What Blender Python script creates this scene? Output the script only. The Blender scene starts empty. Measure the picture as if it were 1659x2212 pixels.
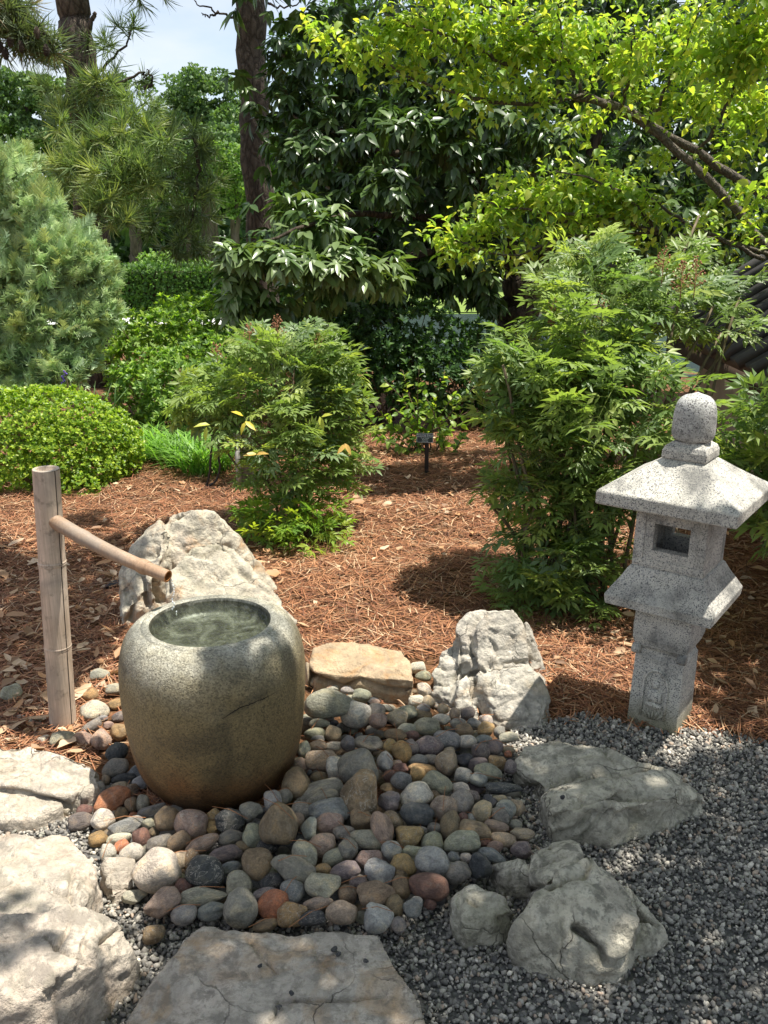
import bpy, bmesh, math, random
import numpy as np
from mathutils import Vector, Matrix, Euler, noise as mnoise

random.seed(7)
rng = np.random.default_rng(11)
SC = bpy.context.scene
COL = SC.collection

# ------------------------------------------------------------------ camera
F = 1912.0                      # focal length in units of a 1659 x 2212 frame
TH = math.radians(17.0)
CAMZ = 1.5
FWD = np.array([0, math.cos(TH), -math.sin(TH)])
UP = np.array([0, math.sin(TH), math.cos(TH)])
RT = np.array([1.0, 0, 0])
cam_d = bpy.data.cameras.new('camera')
cam = bpy.data.objects.new('camera', cam_d)
COL.objects.link(cam)
cam.location = (0, 0, CAMZ)
cam.rotation_euler = (math.pi / 2 - TH, 0, 0)
cam_d.sensor_fit = 'VERTICAL'
cam_d.sensor_height = 24.0
cam_d.lens = F / 2212 * 24.0
cam_d.clip_start = 0.05
cam_d.clip_end = 900
SC.camera = cam

# ------------------------------------------------------------------ light
SUN = Vector((0.30, 0.02, 0.955)).normalized()
world = bpy.data.worlds.new('World')
SC.world = world
world.use_nodes = True
wn = world.node_tree.nodes
wl = world.node_tree.links
wn.clear()
w_out = wn.new('ShaderNodeOutputWorld')
w_bg = wn.new('ShaderNodeBackground')
w_sky = wn.new('ShaderNodeTexSky')
w_sky.sky_type = 'NISHITA'
w_sky.sun_disc = False
w_sky.sun_elevation = math.asin(SUN.z)
w_sky.sun_rotation = math.atan2(SUN.x, SUN.y)
w_sky.air_density = 1.0
w_sky.dust_density = 1.0
w_tc = wn.new('ShaderNodeTexCoord')
w_map = wn.new('ShaderNodeMapping')
w_map.inputs['Scale'].default_value = (1.0, 1.0, 2.6)
w_ns = wn.new('ShaderNodeTexNoise')
w_ns.inputs['Scale'].default_value = 2.2
w_ns.inputs['Detail'].default_value = 7
w_ns.inputs['Roughness'].default_value = 0.55
w_rm = wn.new('ShaderNodeValToRGB')
w_rm.color_ramp.elements[0].position = 0.50
w_rm.color_ramp.elements[0].color = (0.30, 0.30, 0.30, 1)
w_rm.color_ramp.elements[1].position = 0.74
w_rm.color_ramp.elements[1].color = (0.85, 0.85, 0.85, 1)
w_mx = wn.new('ShaderNodeMix')
w_mx.data_type = 'RGBA'
w_mx.inputs['B'].default_value = (5.6, 5.5, 5.35, 1)
w_bg.inputs['Strength'].default_value = 0.108
wl.new(w_tc.outputs['Generated'], w_map.inputs['Vector'])
wl.new(w_map.outputs['Vector'], w_ns.inputs['Vector'])
wl.new(w_ns.outputs['Fac'], w_rm.inputs['Fac'])
wl.new(w_rm.outputs['Color'], w_mx.inputs['Factor'])
wl.new(w_sky.outputs['Color'], w_mx.inputs['A'])
wl.new(w_mx.outputs['Result'], w_bg.inputs['Color'])
wl.new(w_bg.outputs['Background'], w_out.inputs['Surface'])

sun_d = bpy.data.lights.new('sun', 'SUN')
sun_d.energy = 4.7
sun_d.angle = math.radians(0.53)
sun_d.color = (1.0, 0.95, 0.86)
sun = bpy.data.objects.new('sun', sun_d)
COL.objects.link(sun)
sun.location = (6, 2, 20)
sun.rotation_euler = (-SUN).to_track_quat('-Z', 'Y').to_euler()

SC.view_settings.view_transform = 'Standard'
SC.view_settings.look = 'None'
SC.view_settings.exposure = 0.90
SC.view_settings.gamma = 1.0
SC.view_settings.use_curve_mapping = False
SC.render.engine = 'CYCLES'
SC.cycles.max_bounces = 7
SC.cycles.diffuse_bounces = 3
SC.cycles.glossy_bounces = 2
SC.cycles.transmission_bounces = 4
SC.cycles.transparent_max_bounces = 8
SC.cycles.caustics_reflective = False
SC.cycles.caustics_refractive = False
SC.cycles.sample_clamp_indirect = 6
SC.cycles.use_denoising = True

# ------------------------------------------------------------------ helpers
def ray(qx, qy):
    return FWD + RT * ((qx - 829.5) / F) + UP * ((1106 - qy) / F)

def at_z(qx, qy, z=0.0):
    d = ray(qx, qy)
    t = (z - CAMZ) / d[2]
    return np.array([0, 0, CAMZ]) + d * t

def at_y(qx, qy, Y):
    d = ray(qx, qy)
    return np.array([0, 0, CAMZ]) + d * (Y / d[1])

def depth_of(p):
    return float((np.asarray(p) - np.array([0, 0, CAMZ])) @ FWD)

def proj(P):
    d = np.asarray(P) - np.array([0, 0, CAMZ])
    z = d @ FWD
    z = np.where(np.abs(z) < 1e-4, 1e-4, z)
    return 829.5 + F * (d @ RT) / z, 1106 - F * (d @ UP) / z, z

def tag(o, label=None, cat=None, group=None, kind=None):
    if label: o['label'] = label
    if cat: o['category'] = cat
    if group: o['group'] = group
    if kind: o['kind'] = kind
    return o

def thing(name, label, cat, loc=(0, 0, 0), group=None):
    o = bpy.data.objects.new(name, None)
    o.empty_display_size = 0.1
    COL.objects.link(o)
    o.location = loc
    return tag(o, label, cat, group)

def link(name, me, mat=None, parent=None, kind=None):
    """mesh object in world space; when parented the parent's location is undone"""
    if mat is not None and len(me.materials) == 0:
        me.materials.append(mat)
    o = bpy.data.objects.new(name, me)
    COL.objects.link(o)
    if parent is not None:
        o.parent = parent
        o.matrix_parent_inverse = Matrix.Translation(-world_loc(parent))
    if kind: o['kind'] = kind
    return o

def world_loc(o):
    v = Vector((0, 0, 0))
    while o is not None:
        if o.type == 'EMPTY':
            v = v + Vector(o.location)
        o = None if o.type == 'EMPTY' else o.parent
    return v

def child(name, me, mat, parent, kind=None):
    """a part or sub-part whose mesh is in world coordinates"""
    if mat is not None and len(me.materials) == 0:
        me.materials.append(mat)
    o = bpy.data.objects.new(name, me)
    COL.objects.link(o)
    o.parent = parent
    if parent.type == 'EMPTY':
        o.matrix_parent_inverse = Matrix.Translation(-Vector(parent.location))
    if kind: o['kind'] = kind
    return o

def mesh_np(name, V, T, tint=None, smooth=False):
    me = bpy.data.meshes.new(name)
    V = np.ascontiguousarray(V, dtype=np.float32)
    T = np.ascontiguousarray(T, dtype=np.int32)
    me.vertices.add(len(V))
    me.vertices.foreach_set('co', V.ravel())
    me.loops.add(T.size)
    me.loops.foreach_set('vertex_index', T.ravel())
    me.polygons.add(len(T))
    me.polygons.foreach_set('loop_start', np.arange(0, T.size, T.shape[1], dtype=np.int32))
    if smooth:
        me.polygons.foreach_set('use_smooth', np.ones(len(T), dtype=bool))
    me.update(calc_edges=True)
    if tint is not None:
        a = me.attributes.new('tint', 'FLOAT_COLOR', 'POINT')
        c = np.ones((len(V), 4), dtype=np.float32)
        c[:, :3] = tint
        a.data.foreach_set('color', c.ravel())
    return me

def join_parts(parts):
    """list of (V, T) -> one (V, T)"""
    V, T, n = [], [], 0
    for v, t in parts:
        V.append(np.asarray(v, float)); T.append(np.asarray(t) + n); n += len(v)
    return np.concatenate(V), np.concatenate(T)

def bm_mesh(name, bm, smooth=False):
    me = bpy.data.meshes.new(name)
    bm.normal_update()
    bm.to_mesh(me)
    bm.free()
    if smooth:
        for p in me.polygons: p.use_smooth = True
    return me

def unit(v):
    return v / np.maximum(np.linalg.norm(v, axis=-1, keepdims=True), 1e-9)

def tube_vt(path, radii, n=8, cap=True):
    """triangles of a tube along a polyline"""
    P = np.asarray(path, float)
    R = np.broadcast_to(np.asarray(radii, float), (len(P),))
    Tn = unit(np.gradient(P, axis=0))
    ref = np.array([0.31, 0.17, 0.93])
    V = []
    for p, t, r in zip(P, Tn, R):
        a = np.cross(t, ref); a = a / max(np.linalg.norm(a), 1e-6)
        b = np.cross(t, a)
        ang = np.linspace(0, 2 * math.pi, n, endpoint=False)
        V.append(p + r * (np.cos(ang)[:, None] * a + np.sin(ang)[:, None] * b))
    V = np.concatenate(V)
    T = []
    for i in range(len(P) - 1):
        for j in range(n):
            k = (j + 1) % n
            a, b, c, d = i * n + j, i * n + k, (i + 1) * n + k, (i + 1) * n + j
            T += [(a, b, c), (a, c, d)]
    if cap:
        m = len(V)
        V = np.concatenate([V, P[:1], P[-1:]])
        for j in range(n):
            k = (j + 1) % n
            T.append((m, k, j))
            T.append((m + 1, (len(P) - 1) * n + j, (len(P) - 1) * n + k))
    return V, np.array(T)

def smooth_path(pts, n=12, jit=0.0):
    """Catmull-Rom through the points"""
    P = np.asarray(pts, float)
    P = np.concatenate([2 * P[:1] - P[1:2], P, 2 * P[-1:] - P[-2:-1]])
    out = []
    m = len(P) - 3
    for i in range(m):
        p0, p1, p2, p3 = P[i:i + 4]
        for t in np.linspace(0, 1, n // m + 2, endpoint=(i == m - 1)):
            out.append(0.5 * (2 * p1 + (p2 - p0) * t + (2 * p0 - 5 * p1 + 4 * p2 - p3) * t * t + (3 * p1 - p0 - 3 * p2 + p3) * t ** 3))
    out = np.array(out)
    if jit:
        out[1:-1] += rng.normal(0, jit, out[1:-1].shape)
    return out

def in_poly(x, y, poly):
    x = np.asarray(x); y = np.asarray(y)
    inside = np.zeros(x.shape, bool)
    n = len(poly)
    for i in range(n):
        x1, y1 = poly[i]; x2, y2 = poly[(i + 1) % n]
        c = ((y1 > y) != (y2 > y)) & (x < (x2 - x1) * (y - y1) / ((y2 - y1) if y2 != y1 else 1e-9) + x1)
        inside ^= c
    return inside

def ground_poly(qs):
    return [tuple(at_z(a, b)[:2]) for a, b in qs]

def wobble(P, s, seed=0.0):
    """cheap smooth noise in -1..1 for arrays of points"""
    P = np.asarray(P) * s
    o = np.zeros(P.shape[:-1])
    r = np.random.default_rng(abs(int(seed * 1000)) + 5)
    for k in range(5):
        w = r.normal(0, 1.0, 3) * (1 + 0.5 * k)
        o = o + np.sin(P @ w + r.uniform(0, 6.28)) / (1 + 0.4 * k)
    return o / 2.6

# ------------------------------------------------------------------ materials
class NT:
    def __init__(self, name):
        self.m = bpy.data.materials.new(name)
        self.m.use_nodes = True
        self.t = self.m.node_tree
        self.t.nodes.clear()
        self.out = self.t.nodes.new('ShaderNodeOutputMaterial')
    def n(self, typ, **kw):
        nd = self.t.nodes.new('ShaderNode' + typ)
        for k, v in kw.items():
            if hasattr(nd, k) and not k[0].isupper(): setattr(nd, k, v)
        return nd
    def l(self, a, b):
        self.t.links.new(a, b)
    def val(self, nd, **kw):
        for k, v in kw.items():
            nd.inputs[k.replace('_', ' ')].default_value = v
        return nd
    def noise(self, vec, scale, detail=4, rough=0.55, dist=0.0):
        nd = self.n('TexNoise')
        nd.inputs['Scale'].default_value = scale
        nd.inputs['Detail'].default_value = detail
        nd.inputs['Roughness'].default_value = rough
        nd.inputs['Distortion'].default_value = dist
        if vec is not None: self.l(vec, nd.inputs['Vector'])
        return nd.outputs['Fac']
    def voro(self, vec, scale, feature='F1', out='Distance', rand=1.0):
        nd = self.n('TexVoronoi')
        nd.feature = feature
        nd.inputs['Scale'].default_value = scale
        nd.inputs['Randomness'].default_value = rand
        if vec is not None: self.l(vec, nd.inputs['Vector'])
        return nd.outputs[out]
    def ramp(self, fac, stops, interp='LINEAR'):
        nd = self.n('ValToRGB')
        cr = nd.color_ramp
        cr.interpolation = interp
        while len(cr.elements) < len(stops): cr.elements.new(0.5)
        for e, (p, c) in zip(cr.elements, stops):
            e.position = p
            e.color = (c, c, c, 1) if isinstance(c, (int, float)) else (*c, 1)
        self.l(fac, nd.inputs['Fac'])
        return nd.outputs['Color']
    def mix(self, a, b, fac, blend='MIX'):
        nd = self.n('Mix')
        nd.data_type = 'RGBA'
        nd.blend_type = blend
        for s, v in (('A', a), ('B', b)):
            if isinstance(v, tuple): nd.inputs[s].default_value = (*v, 1)
            else: self.l(v, nd.inputs[s])
        if isinstance(fac, (int, float)): nd.inputs['Factor'].default_value = fac
        else: self.l(fac, nd.inputs['Factor'])
        return nd.outputs['Result']
    def math(self, op, a, b=None, clamp=False):
        nd = self.n('Math')
        nd.operation = op
        nd.use_clamp = clamp
        for i, v in enumerate((a, b)):
            if v is None: continue
            if isinstance(v, (int, float)): nd.inputs[i].default_value = v
            else: self.l(v, nd.inputs[i])
        return nd.outputs[0]
    def coords(self, which='Object'):
        return self.n('TexCoord').outputs[which]
    def bsdf(self, col, rough=0.6, spec=0.5, height=None, hstr=0.5, hdist=0.01, **kw):
        b = self.n('BsdfPrincipled')
        if isinstance(col, tuple): b.inputs['Base Color'].default_value = (*col, 1)
        else: self.l(col, b.inputs['Base Color'])
        if isinstance(rough, (int, float)): b.inputs['Roughness'].default_value = rough
        else: self.l(rough, b.inputs['Roughness'])
        b.inputs['Specular IOR Level'].default_value = spec
        for k, v in kw.items(): b.inputs[k.replace('_', ' ')].default_value = v
        if height is not None:
            bp = self.n('Bump')
            bp.inputs['Strength'].default_value = hstr
            bp.inputs['Distance'].default_value = hdist
            self.l(height, bp.inputs['Height'])
            self.l(bp.outputs['Normal'], b.inputs['Normal'])
        return b
    def done(self, sh):
        self.l(sh.outputs[0] if hasattr(sh, 'outputs') else sh, self.out.inputs['Surface'])
        return self.m

def m_plain(name, col, rough=0.6, spec=0.5, var=0.0, scale=20, **kw):
    t = NT(name)
    if var:
        n = t.noise(t.coords(), scale, 5)
        c = t.ramp(n, [(0.3, tuple(x * (1 - var) for x in col)), (0.7, tuple(min(1, x * (1 + var)) for x in col))])
        return t.done(t.bsdf(c, rough, spec, n, 0.3, 0.004, **kw))
    return t.done(t.bsdf(col, rough, spec, **kw))

def m_leaf(name, rough=0.42, trans=0.35, gain=(1.25, 1.35, 0.55), spec=0.5, g=1.0):
    t = NT(name)
    a = t.n('Attribute'); a.attribute_name = 'tint'
    c = t.mix(a.outputs['Color'], (g, g, g), 1.0, 'MULTIPLY')
    b = t.bsdf(c, rough, spec)
    tr = t.n('BsdfTranslucent')
    t.l(t.mix(c, gain, 1.0, 'MULTIPLY'), tr.inputs['Color'])
    mx = t.n('MixShader')
    mx.inputs['Fac'].default_value = trans
    t.l(b.outputs[0], mx.inputs[1]); t.l(tr.outputs[0], mx.inputs[2])
    return t.done(mx.outputs[0])

def m_tint(name, rough=0.8, spec=0.3, nscale=0.0, nvar=0.3, hs=0.0):
    """solid material coloured by the 'tint' attribute"""
    t = NT(name)
    a = t.n('Attribute'); a.attribute_name = 'tint'
    c = a.outputs['Color']
    if nscale:
        n = t.noise(t.coords(), nscale, 4)
        c = t.mix(c, t.ramp(n, [(0.3, 1 - nvar), (0.7, 1 + nvar)]), 1.0, 'MULTIPLY')
        return t.done(t.bsdf(c, rough, spec, n, hs, 0.002))
    return t.done(t.bsdf(c, rough, spec))

def m_bark(name, c1, c2, scale=14, stretch=0.25):
    t = NT(name)
    mp = t.n('Mapping'); mp.inputs['Scale'].default_value = (1, 1, stretch)
    t.l(t.coords(), mp.inputs['Vector'])
    wv = t.n('Mix'); wv.data_type = 'VECTOR'; wv.inputs['Factor'].default_value = 0.10
    wn_ = t.n('TexNoise'); wn_.inputs['Scale'].default_value = scale * 0.7; wn_.inputs['Detail'].default_value = 5
    t.l(mp.outputs[0], wn_.inputs['Vector']); t.l(mp.outputs[0], wv.inputs['A']); t.l(wn_.outputs['Color'], wv.inputs['B'])
    v = t.voro(wv.outputs['Result'], scale, 'DISTANCE_TO_EDGE')
    n = t.noise(mp.outputs[0], scale * 2.2, 8, 0.75)
    h = t.math('ADD', t.math('MULTIPLY', t.math('MINIMUM', v, 0.25), 1.5), t.math('MULTIPLY', n, 0.9))
    c = t.ramp(h, [(0.35, c1), (1.05, c2)])
    return t.done(t.bsdf(c, 0.9, 0.2, h, 0.9, 0.03))

def m_granite(name, light=(0.64, 0.61, 0.535), warm=0.0, scale=1.0, stain=True):
    t = NT(name)
    co = t.coords('Object')
    v = t.voro(co, 330 * scale, 'F1', 'Color')
    sep = t.n('SeparateColor'); t.l(v, sep.inputs[0])
    n2 = t.noise(co, 420 * scale, 3, 0.6)
    k = t.math('ADD', t.math('MULTIPLY', sep.outputs[0], 0.65), t.math('MULTIPLY', n2, 0.35))
    base = t.ramp(k, [(0.19, (0.11, 0.11, 0.108)), (0.30, (0.31, 0.305, 0.295)), (0.46, tuple(x * 0.84 for x in light)), (0.8, light)])
    n = t.noise(co, 7 * scale, 6, 0.6)
    c = t.mix(base, (0.12, 0.12, 0.115), t.ramp(n, [(0.47, 0.0), (0.66, 0.8)]))
    c = t.mix(c, (0.62, 0.61, 0.56), t.ramp(t.noise(co, 5.0, 5, 0.65, 0.5), [(0.55, 0.0), (0.7, 0.5)]))
    n3 = t.noise(co, 3.1 * scale, 4, 0.6, 0.4)
    c = t.mix(c, (0.33, 0.31, 0.24), t.ramp(n3, [(0.5, 0.0), (0.75, 0.35)]))
    if stain:
        sp = t.n('SeparateXYZ'); t.l(co, sp.inputs[0])
        z = t.math('ADD', sp.outputs[2], t.math('MULTIPLY', n, 0.1))
        c = t.mix(c, (0.17, 0.16, 0.07), t.ramp(z, [(0.05, 0.75), (0.15, 0.0)]))
    h = t.math('ADD', t.math('MULTIPLY', n2, 1.0), t.math('MULTIPLY', sep.outputs[0], 0.5))
    return t.done(t.bsdf(c, 0.82, 0.3, h, 0.55, 0.004))

def m_basin():
    t = NT('basin_granite')
    co = t.coords('Object')
    sp = t.n('SeparateXYZ'); t.l(co, sp.inputs[0])
    n1 = t.noise(co, 4.5, 5, 0.6, 0.3)
    n2 = t.noise(co, 190, 3, 0.7)
    v = t.voro(co, 270, 'F1', 'Color')
    sc = t.n('SeparateColor'); t.l(v, sc.inputs[0])
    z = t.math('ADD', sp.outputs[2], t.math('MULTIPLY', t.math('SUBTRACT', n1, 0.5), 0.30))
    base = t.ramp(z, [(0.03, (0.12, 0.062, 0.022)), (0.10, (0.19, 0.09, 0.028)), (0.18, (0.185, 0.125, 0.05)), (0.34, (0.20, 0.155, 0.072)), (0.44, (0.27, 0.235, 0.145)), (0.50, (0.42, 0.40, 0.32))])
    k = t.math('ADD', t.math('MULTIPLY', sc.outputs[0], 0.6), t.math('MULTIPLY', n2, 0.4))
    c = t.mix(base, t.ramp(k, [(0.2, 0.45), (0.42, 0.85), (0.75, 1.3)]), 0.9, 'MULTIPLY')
    n4 = t.noise(co, 6.0, 4, 0.55, 0.6)
    wet = t.ramp(n4, [(0.47, 0.0), (0.60, 1.0)])
    c = t.mix(c, (0.45, 0.47, 0.50), t.math('MULTIPLY', wet, 0.75), 'MULTIPLY')
    rough = t.math('SUBTRACT', 0.62, t.math('MULTIPLY', wet, 0.22))
    h = t.math('ADD', n2, t.math('MULTIPLY', sc.outputs[0], 0.4))
    return t.done(t.bsdf(c, rough, 0.5, h, 0.75, 0.006))

def m_rock(name, pale=(0.52, 0.50, 0.45), stain=(0.45, 0.27, 0.10), dark=(0.17, 0.165, 0.15), st=0.4, dk=0.5, veins=0.7, moss=0.25, seed=0.0):
    t = NT(name)
    mp = t.n('Mapping'); mp.inputs['Location'].default_value = (seed * 3.1, seed * 1.7, seed * 2.3)
    t.l(t.coords(), mp.inputs['Vector'])
    co = mp.outputs[0]
    n1 = t.noise(co, 3.2, 6, 0.6, 0.5)
    n2 = t.noise(co, 11, 8, 0.68, 0.4)
    n3 = t.noise(co, 60, 5, 0.7)
    n4 = t.noise(co, 5.5, 5, 0.6, 1.2)
    n5 = t.noise(co, 26, 6, 0.7, 0.3)
    c = t.mix(tuple(x * 0.62 for x in pale), pale, t.ramp(n2, [(0.34, 0), (0.60, 1)]))
    c = t.mix(c, stain, t.math('MULTIPLY', t.ramp(n4, [(0.54, 0), (0.68, 1)]), st))
    c = t.mix(c, (0.52, 0.36, 0.29), t.math('MULTIPLY', t.ramp(n1, [(0.56, 0), (0.7, 1)]), st * 0.5))
    c = t.mix(c, dark, t.math('MULTIPLY', t.math('MULTIPLY', t.ramp(n5, [(0.47, 0), (0.58, 1)]), t.ramp(n1, [(0.36, 0.3), (0.58, 1)])), dk))
    sp = t.math('MULTIPLY', t.ramp(n3, [(0.50, 0), (0.60, 1)]), t.ramp(n2, [(0.40, 0.2), (0.6, 1)]))
    c = t.mix(c, dark, t.math('MULTIPLY', sp, dk * 0.9))
    c = t.mix(c, dark, t.math('MULTIPLY', t.ramp(n1, [(0.30, 1), (0.46, 0)]), dk * 0.5))
    c = t.mix(c, (0.16, 0.17, 0.07), t.math('MULTIPLY', t.ramp(t.noise(co, 4.1, 4, 0.6, 0.8), [(0.54, 0), (0.72, 1)]), moss))
    # veins and hairline cracks
    wv = t.n('Mix'); wv.data_type = 'VECTOR'; wv.inputs['Factor'].default_value = 0.13
    nn = t.n('TexNoise'); nn.inputs['Scale'].default_value = 6; nn.inputs['Detail'].default_value = 5
    t.l(co, nn.inputs['Vector']); t.l(co, wv.inputs['A']); t.l(nn.outputs['Color'], wv.inputs['B'])
    e = t.voro(wv.outputs['Result'], 5.0, 'DISTANCE_TO_EDGE')
    gate = t.ramp(t.noise(co, 4.0, 3), [(0.46, 0), (0.56, 1)])
    crack = t.math('MULTIPLY', t.ramp(e, [(0.0, 1), (0.007, 0)]), gate)
    c = t.mix(c, tuple(x * 0.5 for x in dark), t.math('MULTIPLY', crack, veins))
    h = t.math('SUBTRACT', t.math('ADD', t.math('ADD', t.math('MULTIPLY', n2, 0.8), t.math('MULTIPLY', n5, 0.6)), t.math('MULTIPLY', n3, 0.45)), t.math('MULTIPLY', crack, 0.25))
    return t.done(t.bsdf(c, 0.85, 0.3, h, 0.9, 0.022))

def m_pebble(name):
    """river stone: the object's own colour, with grain, bands and freckles"""
    t = NT(name)
    oi = t.n('ObjectInfo')
    co0 = t.coords('Object')
    off = t.n('VectorMath'); off.operation = 'ADD'
    cmb = t.n('CombineXYZ')
    r = t.math('MULTIPLY', oi.outputs['Random'], 37.0)
    for i in range(3): t.l(r, cmb.inputs[i])
    t.l(co0, off.inputs[0]); t.l(cmb.outputs[0], off.inputs[1])
    co = off.outputs[0]
    col = oi.outputs['Color']
    n1 = t.noise(co, 1.3, 5, 0.6, 0.6)
    n2 = t.noise(co, 9, 5, 0.7)
    n3 = t.noise(co, 26, 3, 0.7)
    c = t.mix(col, t.ramp(n1, [(0.3, (0.55, 0.54, 0.55)), (0.5, 1.0), (0.68, (1.45, 1.32, 1.12))]), 1.0, 'MULTIPLY')
    c = t.mix(c, t.ramp(n2, [(0.3, 0.6), (0.65, 1.25)]), 0.9, 'MULTIPLY')
    vein = t.math('ABSOLUTE', t.math('SUBTRACT', t.noise(co, 1.7, 3, 0.5, 1.0), 0.5))
    vg = t.math('GREATER_THAN', t.math('FRACT', t.math('MULTIPLY', oi.outputs['Random'], 13.7)), 0.55)
    c = t.mix(c, (0.52, 0.47, 0.40), t.math('MULTIPLY', t.math('MULTIPLY', t.ramp(vein, [(0.004, 1), (0.016, 0)]), vg), 0.7))
    n6 = t.noise(co, 2.6, 6, 0.7)
    c = t.mix(c, (0.34, 0.30, 0.24), t.math('MULTIPLY', t.ramp(n6, [(0.54, 0), (0.66, 1)]), 0.35))
    c = t.mix(c, (0.06, 0.055, 0.05), t.math('MULTIPLY', t.ramp(n3, [(0.61, 0), (0.67, 1)]), t.math('MULTIPLY', oi.outputs['Random'], 0.6)))
    wv = t.n('TexWave'); wv.inputs['Scale'].default_value = 0.9; wv.inputs['Distortion'].default_value = 7
    wv.inputs['Detail'].default_value = 3
    t.l(co, wv.inputs['Vector'])
    band = t.math('MULTIPLY', t.ramp(wv.outputs['Fac'], [(0.5, 0), (1, 1)]), t.math('GREATER_THAN', t.math('FRACT', t.math('MULTIPLY', oi.outputs['Random'], 7.3)), 0.6))
    c = t.mix(c, (0.50, 0.45, 0.38), t.math('MULTIPLY', band, 0.07))
    h = t.math('ADD', t.math('MULTIPLY', n2, 0.7), t.math('MULTIPLY', n3, 0.3))
    return t.done(t.bsdf(c, 0.72, 0.35, h, 0.6, 0.07))

def m_ground():
    t = NT('mulch_soil')
    co = t.coords()
    sp = t.n('SeparateXYZ'); t.l(co, sp.inputs[0])
    n1 = t.noise(co, 45, 6, 0.7)
    n2 = t.noise(co, 3, 4, 0.6)
    mul = t.ramp(n1, [(0.3, (0.05, 0.026, 0.014)), (0.5, (0.16, 0.082, 0.04)), (0.7, (0.30, 0.16, 0.085))])
    mul = t.mix(mul, (0.10, 0.055, 0.03), t.ramp(n2, [(0.4, 0.0), (0.7, 0.5)]))
    lawn = t.ramp(t.noise(co, 8, 5, 0.6), [(0.3, (0.09, 0.15, 0.03)), (0.7, (0.16, 0.22, 0.06))])
    c = t.mix(mul, lawn, t.math('GREATER_THAN', sp.outputs[1], 13.0))
    return t.done(t.bsdf(c, 0.95, 0.1, n1, 0.8, 0.02))

def m_bamboo(name, c1, c2, spots=0.7):
    t = NT(name)
    co = t.coords('Object')
    n1 = t.noise(co, 9, 5, 0.6, 0.3)
    mp = t.n('Mapping'); mp.inputs['Scale'].default_value = (30, 30, 1.2)
    t.l(co, mp.inputs['Vector'])
    n2 = t.noise(mp.outputs[0], 6, 4, 0.6)
    c = t.ramp(n1, [(0.3, c1), (0.7, c2)])
    c = t.mix(c, t.ramp(n2, [(0.3, 0.6), (0.7, 1.2)]), 0.7, 'MULTIPLY')
    c = t.mix(c, (0.25, 0.225, 0.19), t.ramp(t.noise(co, 3.5, 5, 0.65, 0.6), [(0.48, 0.0), (0.64, 0.65)]))
    c = t.mix(c, (0.16, 0.14, 0.11), t.math('MULTIPLY', t.ramp(t.noise(co, 24, 4, 0.7), [(0.56, 0), (0.7, 1)]), spots))
    return t.done(t.bsdf(c, 0.5, 0.4, n2, 0.25, 0.003))

def m_water(name, ripple=40, strength=0.25, tint=(0.93, 0.97, 0.95), dist=0.004):
    t = NT(name)
    n = t.noise(t.coords(), ripple, 3, 0.5, 0.5)
    bp = t.n('Bump'); bp.inputs['Strength'].default_value = strength; bp.inputs['Distance'].default_value = dist
    t.l(n, bp.inputs['Height'])
    fr = t.n('Fresnel'); fr.inputs['IOR'].default_value = 1.33
    t.l(bp.outputs[0], fr.inputs['Normal'])
    tr = t.n('BsdfTransparent'); tr.inputs['Color'].default_value = (*tint, 1)
    gl = t.n('BsdfGlossy'); gl.inputs['Roughness'].default_value = 0.03
    t.l(bp.outputs[0], gl.inputs['Normal'])
    mx = t.n('MixShader')
    t.l(fr.outputs[0], mx.inputs[0]); t.l(tr.outputs[0], mx.inputs[1]); t.l(gl.outputs[0], mx.inputs[2])
    return t.done(mx.outputs[0])

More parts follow.
